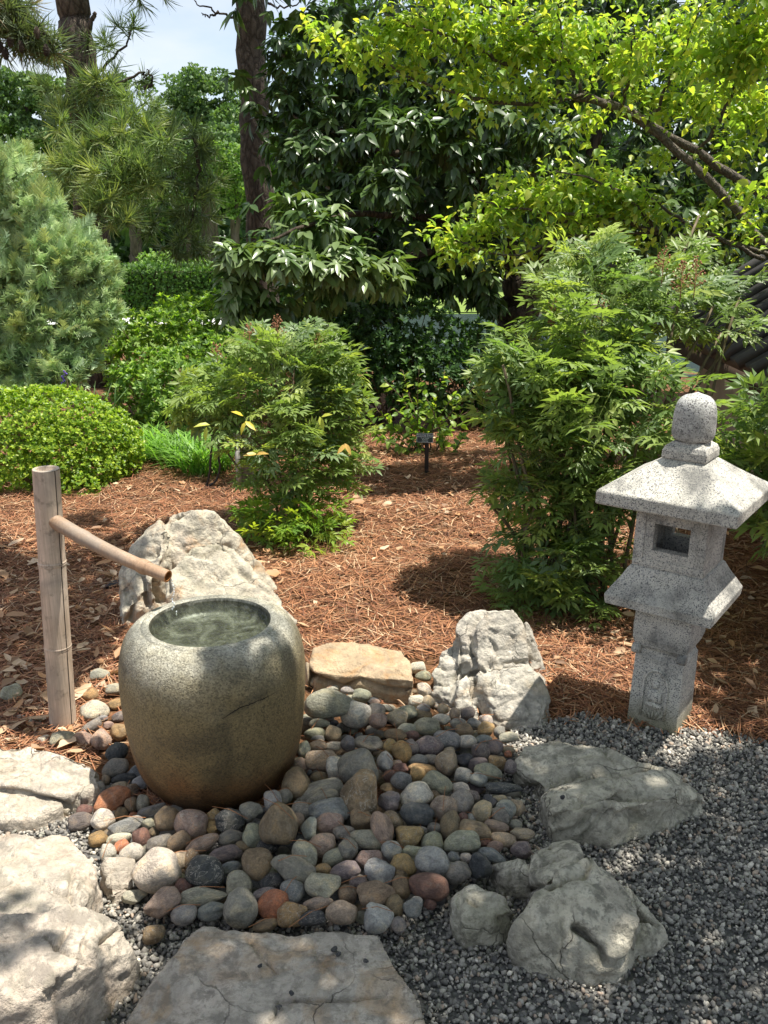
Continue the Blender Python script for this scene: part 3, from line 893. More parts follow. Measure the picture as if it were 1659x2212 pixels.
rock('rock', 'largest cracked grey boulder on the gravel at the lower right', [
    Z((1088, 2065, .04), (1108, 2000, .11), (1160, 1925, .15), (1225, 1868, .165), (1275, 1850, .165), (1335, 1885, .15), (1375, 1935, .13), (1390, 1990, .12), (1340, 2070, .07), (1290, 2110, .03), (1230, 2122, .02), (1140, 2100, .02), (1120, 1990, .09), (1170, 2010, .10), (1240, 2025, .10), (1300, 2010, .09), (1200, 1935, .16), (1280, 1930, .165), (1340, 1950, .14)),
    Z((1350, 1900, .11), (1388, 1935, .10), (1428, 1990, .07), (1448, 2040, .03), (1420, 2072, .02), (1330, 2090, .03), (1300, 2000, .10)),
    Z((1142, 1880, .07), (1155, 1840, .09), (1195, 1812, .09), (1240, 1820, .09), (1255, 1850, .13), (1180, 1910, .12))],
    R_grey, 0.0045, 0.014, 0.005, 4.2, 6, 5, grooves=[([(1244.4, 2005.0), (1269.4, 2020.0), (1294.4, 2050.0), (1304.4, 2077.5)], 6.8, 0.032), ([(1189.4, 1915.0), (1229.4, 1895.0), (1264.4, 1885.0), (1276.9, 1865.0), (1274.4, 1847.5)], 5.4, 0.016), ([(1384.4, 1905.0), (1389.4, 1945.0), (1409.4, 1980.0), (1424.4, 2000.0)], 6.8, 0.019), ([(1139.4, 1925.0), (1169.4, 1915.0), (1209.4, 1905.0)], 4.1, 0.013), ([(1149.4, 1845.0), (1179.4, 1830.0), (1189.4, 1825.0)], 4.1, 0.013), ([(1159.4, 1875.0), (1199.4, 1860.0), (1224.4, 1855.0)], 4.1, 0.013), ([(1394.4, 1965.0), (1399.4, 2015.0), (1369.4, 2060.0), (1344.4, 2085.0)], 6.8, 0.022), ([(1214.4, 1990.0), (1213.4, 2080.0)], 4.1, 0.006)])
rock('rock', 'rounded grey rock between the pebbles and the largest grey boulder', [
    Z((964, 1968, .04), (985, 1925, .07), (1030, 1910, .09), (1085, 1930, .10), (1112, 1968, .08), (1082, 2020, .04), (1015, 2048, .02), (978, 2012, .02), (1005, 1985, .08), (1060, 1975, .09), (985, 1960, .085))],
    R_grey, 0.004, 0.013, 0.005, 6.0, 4, 6, grooves=[([(1014.4, 1950.0), (1029.4, 1960.0)], 3.9, 0.011), ([(1079.4, 1985.0), (1109.4, 1980.0), (1116.9, 1970.0)], 5.2, 0.015), ([(994.4, 1920.0), (989.4, 1965.0), (999.4, 2035.0)], 6.5, 0.009)])
rock('rock', 'small grey rock wedged above the rounded grey rock', [
    Z((1060, 1895, .03), (1075, 1868, .07), (1128, 1856, .085), (1148, 1882, .08), (1122, 1932, .03), (1078, 1920, .02), (1085, 1885, .06), (1120, 1890, .065))],
    R_grey, 0.005, 0.008, 0.004, 7.0, 3, 7, grooves=[([(1104.4, 1875.0), (1104.4, 1905.0)], 2.5, 0.006), ([(1064.4, 1887.5), (1119.4, 1870.0)], 2.5, 0.005)])
rock('rock', 'huge cream boulder at the lower left corner with dark cracks', [
    Z((-140, 1860, .10), (0, 1822, .13), (70, 1795, .14), (150, 1795, .13), (198, 1850, .12), (220, 1900, .10), (150, 1990, .16), (-140, 2040, .18)),
    Z((-140, 2000, .2), (60, 1980, .20), (190, 1960, .17), (262, 1990, .13), (294, 2050, .08), (285, 2110, .04), (225, 2195, .02), (120, 2300, .03), (-140, 2330, .05), (150, 2090, .18), (230, 2090, .125), (60, 2170, .16), (160, 2130, .10), (-100, 2170, .19))],
    R_warm, 0.0055, 0.017, 0.006, 4.0, 4, 8, grooves=[([(100.0, 2020.0), (120.0, 2040.0), (150.0, 2060.0), (200.0, 2080.0)], 3.6, 0.010), ([(160.0, 1880.0), (150.0, 1920.0), (160.0, 1960.0), (145.0, 2015.0), (120.0, 2045.0)], 4.2, 0.012), ([(190.0, 2015.0), (180.0, 2050.0), (210.0, 2085.0)], 3.6, 0.008), ([(0.0, 2027.5), (40.0, 2025.0), (75.0, 2010.0)], 3.6, 0.008), ([(75.0, 1785.0), (85.0, 1815.0)], 3.0, 0.006), ([(125.0, 2115.0), (120.0, 2165.0), (130.0, 2212.0)], 4.8, 0.010), ([(60.0, 1880.0), (100.0, 1915.0), (120.0, 1935.0), (150.0, 1935.0), (175.0, 1915.0)], 4.8, 0.010), ([(215.0, 1845.0), (220.0, 1895.0)], 3.6, 0.007), ([(220.0, 2035.0), (260.0, 2005.0), (300.0, 1990.0)], 6.0, 0.012)])
rock('rock', 'sunlit white ledge rock at the left edge below the bamboo post', [
    Z((-120, 1640, .07), (-20, 1612, .08), (70, 1606, .08), (100, 1640, .075), (160, 1632, .075), (210, 1655, .06), (212, 1700, .06), (185, 1732, .03), (130, 1722, .06), (0, 1690, .08), (-120, 1680, .08))],
    R_warm, 0.005, 0.014, 0.006, 4.5, 3, 9, grooves=[([(0.0, 1707.5), (50.0, 1711.0), (95.0, 1726.0), (150.0, 1741.0)], 5, 0.016), ([(60.0, 1660.0), (65.0, 1695.0)], 3, 0.008), ([(115.0, 1635.0), (165.0, 1650.0)], 2.5, 0.005), ([(30.0, 1675.0), (45.0, 1700.0)], 3, 0.007)])
rock('rock', 'low pale rock with a mossy joint between the two left boulders', [
    Z((-120, 1730, .05), (0, 1725, .05), (110, 1742, .05), (140, 1768, .04), (70, 1795, .03), (-120, 1810, .05))],
    R_warm, 0.008, 0.010, 0.010, 4.5, 3, 10)
rock('rock', 'small pale rock touching the right side of the huge cream boulder', [
    Z((222, 1905, .05), (228, 1850, .07), (262, 1850, .065), (292, 1890, .04), (285, 1940, .03), (240, 1960, .03))],
    R_warm, 0.006, 0.010, 0.009, 7.0, 3, 11)
rock('rock', 'flat pale stepping slab with orange streaks at the bottom centre', [
    Z((255, 2300, .05), (270, 2200, .07), (340, 2100, .085), (405, 2030, .08), (440, 2008, .08), (505, 2025, .085), (560, 2046, .09), (700, 2020, .085), (815, 2024, .08), (870, 2105, .085), (908, 2170, .085), (925, 2240, .085), (960, 2420, .08), (300, 2420, .08))],
    R_slab, 0.005, 0.009, 0.003, 4.0, 2, 12, grooves=[([(530.0, 2020.0), (560.0, 2060.0), (590.0, 2090.0), (600.0, 2100.0)], 2.5, 0.006), ([(675.0, 2035.0), (685.0, 2070.0), (715.0, 2095.0), (740.0, 2115.0)], 2.5, 0.005), ([(829.5, 2147.5), (780.0, 2155.0), (700.0, 2160.0), (600.0, 2160.0), (595.0, 2195.0), (575.0, 2212.0)], 4, 0.01), ([(360.0, 2010.0), (320.0, 2060.0), (270.0, 2125.0)], 3, 0.005)])
rock('rock', 'dark flat rock lying between the clipped shrub and the grass clump', [
    Y((262, 1035, 5.75), (288, 1022, 5.9), (352, 1018, 5.95), (345, 1030, 5.85), (300, 1040, 5.7))],
    m_rock('dark_rock', (0.26, 0.23, 0.20), st=0.1, dk=0.5, seed=8), 0.012, 0.01, 0.008, 5, 2, 13)

# ------------------------------------------------------------------ lathe helper
def lathe(profile, n=72, wob=0.0, seed=1):
    V = []
    ang = np.linspace(0, 2 * math.pi, n, endpoint=False)
    for r, z in profile:
        V.append(np.stack([r * np.cos(ang), r * np.sin(ang), np.full(n, z)], -1))
    V = np.concatenate(V)
    T = []
    for i in range(len(profile) - 1):
        for j in range(n):
            k = (j + 1) % n
            a, b, c, d = i * n + j, i * n + k, (i + 1) * n + k, (i + 1) * n + j
            T += [(a, b, c), (a, c, d)]
    if wob:
        f = 1 + wob * wobble(V, 5.0, seed)
        V[:, :2] *= f[:, None]
    return V, np.array(T)

def fine(profile, step):
    P = smooth_path([(r, 0, z) for r, z in profile], len(profile) * step)
    return [(max(p[0], 0.0), p[2]) for p in P]

# ------------------------------------------------------------------ water basin
BC = np.array([-0.482, 2.262])
basin = thing('water_basin', 'large round granite water basin filled with water among the pebbles', 'water basin', (BC[0], BC[1], 0))
outer = fine([(0.14, -0.01), (0.182, 0.004), (0.212, 0.038), (0.233, 0.09), (0.248, 0.17), (0.256, 0.26), (0.2575, 0.35), (0.253, 0.405), (0.240, 0.448), (0.215, 0.480), (0.192, 0.4915)], 5)
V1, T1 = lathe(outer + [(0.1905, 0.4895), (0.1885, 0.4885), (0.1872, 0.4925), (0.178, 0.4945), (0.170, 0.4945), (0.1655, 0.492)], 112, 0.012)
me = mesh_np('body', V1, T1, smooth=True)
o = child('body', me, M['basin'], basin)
o.matrix_parent_inverse = Matrix.Identity(4)
V1, T1 = lathe([(0.1655, 0.492)] + fine([(0.1635, 0.487), (0.1600, 0.470), (0.151, 0.452), (0.125, 0.443), (0.07, 0.438), (0.001, 0.436)], 5), 112, 0.012)
bowl_m = NT('wet_bowl')
n_ = bowl_m.noise(bowl_m.coords(), 11, 8, 0.75, 1.6)
n2_ = bowl_m.noise(bowl_m.coords(), 120, 3, 0.6)
c_ = bowl_m.mix(bowl_m.ramp(n_, [(0.35, (0.035, 0.03, 0.02)), (0.48, (0.09, 0.088, 0.065)), (0.62, (0.23, 0.23, 0.19))]), bowl_m.ramp(n2_, [(0.3, 0.6), (0.7, 1.2)]), 1.0, 'MULTIPLY')
bowl_m = bowl_m.done(bowl_m.bsdf(c_, 0.35, 0.5, n2_, 0.5, 0.004))
o = child('bowl', mesh_np('bowl', V1, T1, smooth=True), bowl_m, basin)
o.matrix_parent_inverse = Matrix.Identity(4)
ang = np.linspace(0, 2 * math.pi, 64, endpoint=False)
rad = np.linspace(0, 0.1625, 24)
WV = np.concatenate([np.stack([r * np.cos(ang), r * np.sin(ang), 0.4845 + 0.0011 * np.sin(170 * np.hypot(r * np.cos(ang) + 0.10, r * np.sin(ang) - 0.06)) * np.exp(-9 * np.hypot(r * np.cos(ang) + 0.10, r * np.sin(ang) - 0.06))], -1) for r in rad])
WT = []
for i in range(len(rad) - 1):
    for j in range(64):
        k = (j + 1) % 64
        WT += [(i * 64 + j, (i + 1) * 64 + j, (i + 1) * 64 + k), (i * 64 + j, (i + 1) * 64 + k, i * 64 + k)]
o = child('water', mesh_np('water', WV, np.array(WT), smooth=True), M['water'], basin)
o.matrix_parent_inverse = Matrix.Identity(4)
# diagonal crack and chips cut as thin dark inlays on the wall of the basin
def on_basin(qx, qy, push=0.0):
    """where a sight line meets the basin wall"""
    d = ray(qx, qy); o_ = np.array([0, 0, CAMZ])
    prof = np.array(outer)
    for t in np.linspace(1.8, 2.6, 1600):
        p = o_ + d * t
        r = math.hypot(p[0] - BC[0], p[1] - BC[1])
        if p[2] < 0.49 and r < np.interp(p[2], prof[:, 1], prof[:, 0]) * 1.002 + push:
            return p
    return p
pts = [on_basin(*p) for p in ((480, 1553), (500, 1540), (520, 1528), (548, 1518), (578, 1505), (600, 1492))]
cp = smooth_path(pts, 16, 0.0006)
v, t_ = tube_vt(cp, np.interp(np.linspace(0, 1, len(cp)), [0, .3, .7, 1], [.0005, .0017, .0015, .0004]), 5)
child('crack', mesh_np('crack', v, t_), M['dark'], basin)

# drops falling from the spout
drops = thing('water_drops', 'clear water drops falling from the bamboo spout into the basin', 'water', (-0.60, 2.33, 0.48))
dv = []
for k in range(14):
    z = 0.585 - 0.008 * k - 0.002 * rng.random()
    c = np.array([-0.598 + rng.normal(0, 0.003), 2.335 + rng.normal(0, 0.003), z])
    dv.append((ICO_V * np.array([1, 1, 1.8]) * (0.0012 + 0.0016 * rng.random()) + c, ICO_T))
drop_m = NT('drop'); drop_m = drop_m.done(drop_m.bsdf((0.9, 0.95, 0.95), 0.05, 0.8, Alpha=0.7))
child('drop', mesh_np('drop', *join_parts(dv), smooth=True), drop_m, drops, 'stuff')

# ------------------------------------------------------------------ bamboo spout
B0 = np.array([-1.039, 2.53, -0.08]); B1 = np.array([-0.996, 2.53, 0.858])
fount = thing('bamboo_fountain', 'weathered bamboo post with a slanting bamboo water spout', 'bamboo spout', (B0[0], B0[1], 0))
zs = np.linspace(0, 1, 40)
path = B0[None] + (B1 - B0)[None] * zs[:, None]
rr = np.interp(zs, [0, 1], [0.0415, 0.0385])
for zn in (0.285, 0.565):
    rr = rr + 0.0012 * np.exp(-((path[:, 2] - zn) / 0.01) ** 2)
v, t_ = tube_vt(path, rr, 28, cap=False)
child('post', mesh_np('post', v, t_, smooth=True), M['bamboo'], fount)
# cut top: a wall ring and the membrane just below the rim
ax = unit(B1 - B0)
ringV, ringT = lathe([(0.0385, 0.0), (0.0375, 0.003), (0.031, 0.003), (0.0295, 0.0), (0.029, -0.012), (0.001, -0.014)], 28)
child('cut_end', mesh_np('cut_end', ringV + B1, ringT, smooth=False), M['bamboo'], fount)
for zn in (0.285, 0.565):
    p = B0 + (B1 - B0) * ((zn - B0[2]) / (B1[2] - B0[2]))
    rv, rt_ = lathe([(0.0395, -0.007), (0.0418, -0.004), (0.0418, -0.0012), (0.0402, 0.0), (0.0425, 0.0012), (0.0418, 0.005), (0.0393, 0.009)], 28)
    child('node', mesh_np('node', rv + p, rt_, smooth=True), M['bamboo'], fount)
# split line down the right front of the post
sv = []
dirs = unit(np.array([0.86, -0.5, 0]))
sp_path = path + dirs * (rr[:, None] + 0.0002)
v, t_ = tube_vt(sp_path, 0.0014, 5)
child('split', mesh_np('split', v, t_), M['dark'], fount)
S0 = np.array([-0.985, 2.515, 0.705]); S1 = np.array([-0.612, 2.345, 0.592])
zs = np.linspace(0, 1, 30)
path = S0[None] + (S1 - S0)[None] * zs[:, None] + np.array([0, 0, -0.012]) * np.sin(zs * math.pi)[:, None]
rr = np.interp(zs, [0, 0.28, 1], [0.0225, 0.0215, 0.0180])
for zn in (0.27, 0.80):
    rr = rr + 0.0022 * np.exp(-((zs - zn) / 0.022) ** 2)
v, t_ = tube_vt(path, rr, 22, cap=False)
spout = child('spout', mesh_np('spout', v, t_, smooth=True), M['bamboo2'], fount)
v2, t2 = tube_vt(path[-6:], rr[-6:] - 0.0045, 22, cap=False)
n2 = len(v2)
v1 = v[-22:]
rim = np.concatenate([v1, v2[-22:]])
rt_ = []
for j in range(22):
    k = (j + 1) % 22
    rt_ += [(j, 22 + j, 22 + k), (j, 22 + k, k)]
vv, tt = join_parts([(v2, t2[:, ::-1]), (rim, np.array(rt_))])
child('spout_end', mesh_np('spout_end', vv, tt), M['bamboo_cut'], spout)
for zn in (0.27, 0.80):
    i = int(zn * 29)
    v, t_ = tube_vt(path[i - 1:i + 2], [rr[i] - .0005, rr[i] + 0.0012, rr[i] - .0005], 22, cap=False)
    child('spout_node', mesh_np('spout_node', v, t_, smooth=True), M['bamboo2'], spout)

# ------------------------------------------------------------------ stone lantern
LC = Vector((0.9085, 2.5965, 0)); LROT = math.radians(54.48)
lantern = thing('stone_lantern', 'speckled granite garden lantern with a square roof and round finial', 'stone lantern', LC)
lantern.rotation_euler = (Matrix.Rotation(0.0134, 3, 'Y') @ Matrix.Rotation(0.0048, 3, 'X') @ Matrix.Rotation(LROT, 3, 'Z')).to_euler()

def lchild(name, me, parent=None, mat=None, bevel=0.0, segs=2):
    o = bpy.data.objects.new(name, me)
    me.materials.append(mat or M['granite'])
    COL.objects.link(o)
    o.parent = parent or lantern
    if bevel:
        b = o.modifiers.new('bevel', 'BEVEL'); b.width = bevel; b.segments = segs; b.limit_method = 'ANGLE'; b.angle_limit = math.radians(28)
    return o

def square_loft(profile, dx=0.0):
    bm = bmesh.new()
    rings = []
    for h, z in profile:
        hx, hy = (h, h) if not isinstance(h, tuple) else h
        rings.append([bm.verts.new((sx * hx, sy * hy, z)) for sx, sy in ((-1, -1), (1, -1), (1, 1), (-1, 1))])
    for a, b in zip(rings[:-1], rings[1:]):
        for j in range(4):
            k = (j + 1) % 4
            bm.faces.new((a[j], a[k], b[k], b[j]))
    bm.faces.new(rings[0][::-1]); bm.faces.new(rings[-1])
    return bm

ped = lchild('pedestal', bm_mesh('pedestal', square_loft([(0.082, -0.05), (0.081, 0.0), (0.079, 0.12), (0.0775, 0.235), (0.070, 0.249), (0.071, 0.262), (0.082, 0.276), (0.0885, 0.300), (0.0895, 0.345), (0.086, 0.418)])), bevel=0.004)
# scroll brackets at the neck, carved arch and seated figure on the left front face
for sx, sy in ((-1, -1), (-1, 1)):
    v, t_ = tube_vt([(sx * 0.083 - 0.002, sy * 0.060, 0.262), (sx * 0.083 - 0.002, sy * 0.084, 0.262)], [0.016, 0.016], 14)
    lchild('scroll', mesh_np('scroll', v, t_, smooth=False), ped)
arch = [(-0.0815, -0.038, 0.035), (-0.0805, -0.038, 0.10), (-0.0798, -0.038, 0.15)] + [(-0.0793, 0.0 - 0.038 * math.cos(a), 0.15 + 0.052 * math.sin(a)) for a in np.linspace(0.15, math.pi - 0.15, 9)] + [(-0.0798, 0.038, 0.15), (-0.0805, 0.038, 0.10), (-0.0815, 0.038, 0.035)]
v, t_ = tube_vt(arch, 0.0042, 6)
v[:, 0] -= 0.0022
lchild('carved_arch', mesh_np('carved_arch', v, t_, smooth=True), ped)
fig = []
for c, r in (((-0.0775, 0.0, 0.152), (0.007, 0.0135, 0.015)), ((-0.078, 0.0, 0.112), (0.008, 0.021, 0.026)), ((-0.079, 0.0, 0.079), (0.009, 0.031, 0.012)), ((-0.0785, 0.017, 0.110), (0.007, 0.007, 0.022)), ((-0.0785, -0.017, 0.110), (0.007, 0.007, 0.022))):
    b = bmesh.new(); bmesh.ops.create_icosphere(b, subdivisions=2, radius=1)
    vv = np.array([q.co[:] for q in b.verts]) * np.array(r) + np.array(c); tt = np.array([[q.index for q in f.verts] for f in b.faces]); b.free()
    vv[:, 0] -= 0.003
    fig.append((vv, tt))
lchild('carved_figure', mesh_np('carved_figure', *join_parts(fig), smooth=True), ped)
leafs = []
for k, (y0, an) in enumerate(((-0.03, 0.9), (-0.015, 0.35), (0.0, 0.0), (0.015, -0.35), (0.03, -0.9))):
    v, t_ = tube_vt([(-0.0815, y0 * 0.4, 0.028), (-0.0822, y0 * 0.4 - 0.018 * an, 0.048), (-0.0812, y0 * 0.4 - 0.03 * an, 0.062)], [0.0025, 0.0055, 0.001], 6)
    leafs.append((v, t_))
lchild('carved_lotus', mesh_np('carved_lotus', *join_parts(leafs), smooth=True), ped)

lchild('platform', bm_mesh('platform', square_loft([(0.150, 0.419), (0.1625, 0.4195), (0.1665, 0.450), (0.150, 0.478), (0.130, 0.510), (0.114, 0.541), (0.108, 0.545)])), bevel=0.006, segs=3)

# fire box: four walls, square openings through front and back
def wall_ring(w, z0, z1, y0, y1, h0, h1, th):
    """wall in the y-z plane at x = -w, opening y0..y1 by h0..h1, thickness th towards +x"""
    bm = bmesh.new()
    for (a, b, c, d) in ((-w, y0, z0, z1), (y1, w, z0, z1), (y0, y1, z0, h0), (y0, y1, h1, z1)):
        bmesh.ops.create_cube(bm, size=1, matrix=Matrix.Translation((-w + th / 2, (a + b) / 2, (c + d) / 2)) @ Matrix.Diagonal((th, b - a, d - c, 1)))
    bmesh.ops.remove_doubles(bm, verts=bm.verts, dist=1e-5)
    seen = {}
    for f in list(bm.faces):
        key = tuple(sorted(v.index for v in f.verts))
        seen.setdefault(key, []).append(f)
    bm.verts.index_update()
    dup = {}
    for f in bm.faces:
        dup.setdefault(frozenset(f.verts), []).append(f)
    kill = [f for fs in dup.values() if len(fs) > 1 for f in fs]
    bmesh.ops.delete(bm, geom=kill, context='FACES_ONLY')
    return bm
W0 = 0.1075
box = lchild('fire_box', bm_mesh('fire_box', wall_ring(W0, 0.546, 0.743, -0.058, 0.050, 0.603, 0.688, 0.034)))
bk = lchild('back_wall', bm_mesh('back_wall', wall_ring(W0, 0.546, 0.743, -0.050, 0.052, 0.603, 0.700, 0.034)), box)
bk.rotation_euler = (0, 0, math.pi)
for sy in (-1, 1):
    bm = bmesh.new()
    bmesh.ops.create_cube(bm, size=1, matrix=Matrix.Translation((0, sy * (W0 - 0.017), 0.6445)) @ Matrix.Diagonal((2 * W0 - 0.069, 0.0338, 0.1965, 1)))
    lchild('side_wall', bm_mesh('side_wall', bm), box)
# raised margin on the front face left and right of the opening
for ya, yb in ((0.0765, 0.1072), (-0.1072, -0.0855)):
    bm = bmesh.new()
    bmesh.ops.create_cube(bm, size=1, matrix=Matrix.Translation((-W0 - 0.0016, (ya + yb) / 2, 0.656)) @ Matrix.Diagonal((0.0042, yb - ya, 0.165, 1)))
    lchild('margin', bm_mesh('margin', bm), box, bevel=0.0012)
bm = bmesh.new()
bmesh.ops.create_cube(bm, size=1, matrix=Matrix.Translation((-W0 - 0.0016, 0, 0.5625)) @ Matrix.Diagonal((0.0042, 0.2144, 0.021, 1)))
lchild('margin', bm_mesh('margin', bm), box, bevel=0.0012)
lchild('roof', bm_mesh('roof', square_loft([(0.150, 0.752), (0.188, 0.7445), (0.2058, 0.7445), (0.2062, 0.786), (0.178, 0.803), (0.145, 0.824), (0.110, 0.847), (0.080, 0.869), (0.062, 0.881)])), bevel=0.006, segs=3)
fin = lchild('finial_base', bm_mesh('finial_base', square_loft([(0.064, 0.880), (0.0665, 0.884), (0.066, 0.905), (0.060, 0.919), (0.048, 0.927), (0.046, 0.931)])), bevel=0.006, segs=3)
jv, jt = lathe(fine([(0.001, 0.927), (0.036, 0.928), (0.0555, 0.937), (0.0625, 0.955), (0.0625, 0.985), (0.0605, 1.018), (0.0535, 1.046), (0.039, 1.063), (0.020, 1.070), (0.010, 1.073), (0.001, 1.077)], 4), 40, 0.012, 3)
lchild('finial', mesh_np('finial', jv, jt, smooth=True), mat=m_granite('finial_granite', (0.60, 0.60, 0.57), scale=0.85, stain=False))

# ------------------------------------------------------------------ river pebbles
PCOL = dict(O=(0.46, 0.18, 0.085), W=(0.60, 0.54, 0.43), G=(0.27, 0.245, 0.205), D=(0.075, 0.077, 0.08), B=(0.25, 0.18, 0.105), Y=(0.40, 0.26, 0.11), P=(0.205, 0.165, 0.155), R=(0.19, 0.10, 0.08), N=(0.35, 0.335, 0.24), T=(0.42, 0.32, 0.21), K=(0.40, 0.28, 0.21), S=(0.225, 0.225, 0.215), L=(0.39, 0.375, 0.345))
PNAME = dict(O='orange', W='cream white', G='grey', D='charcoal', B='brown', Y='ochre', P='purplish', R='dark red', N='grey green', T='tan', K='pinkish', S='blue grey', L='light grey')
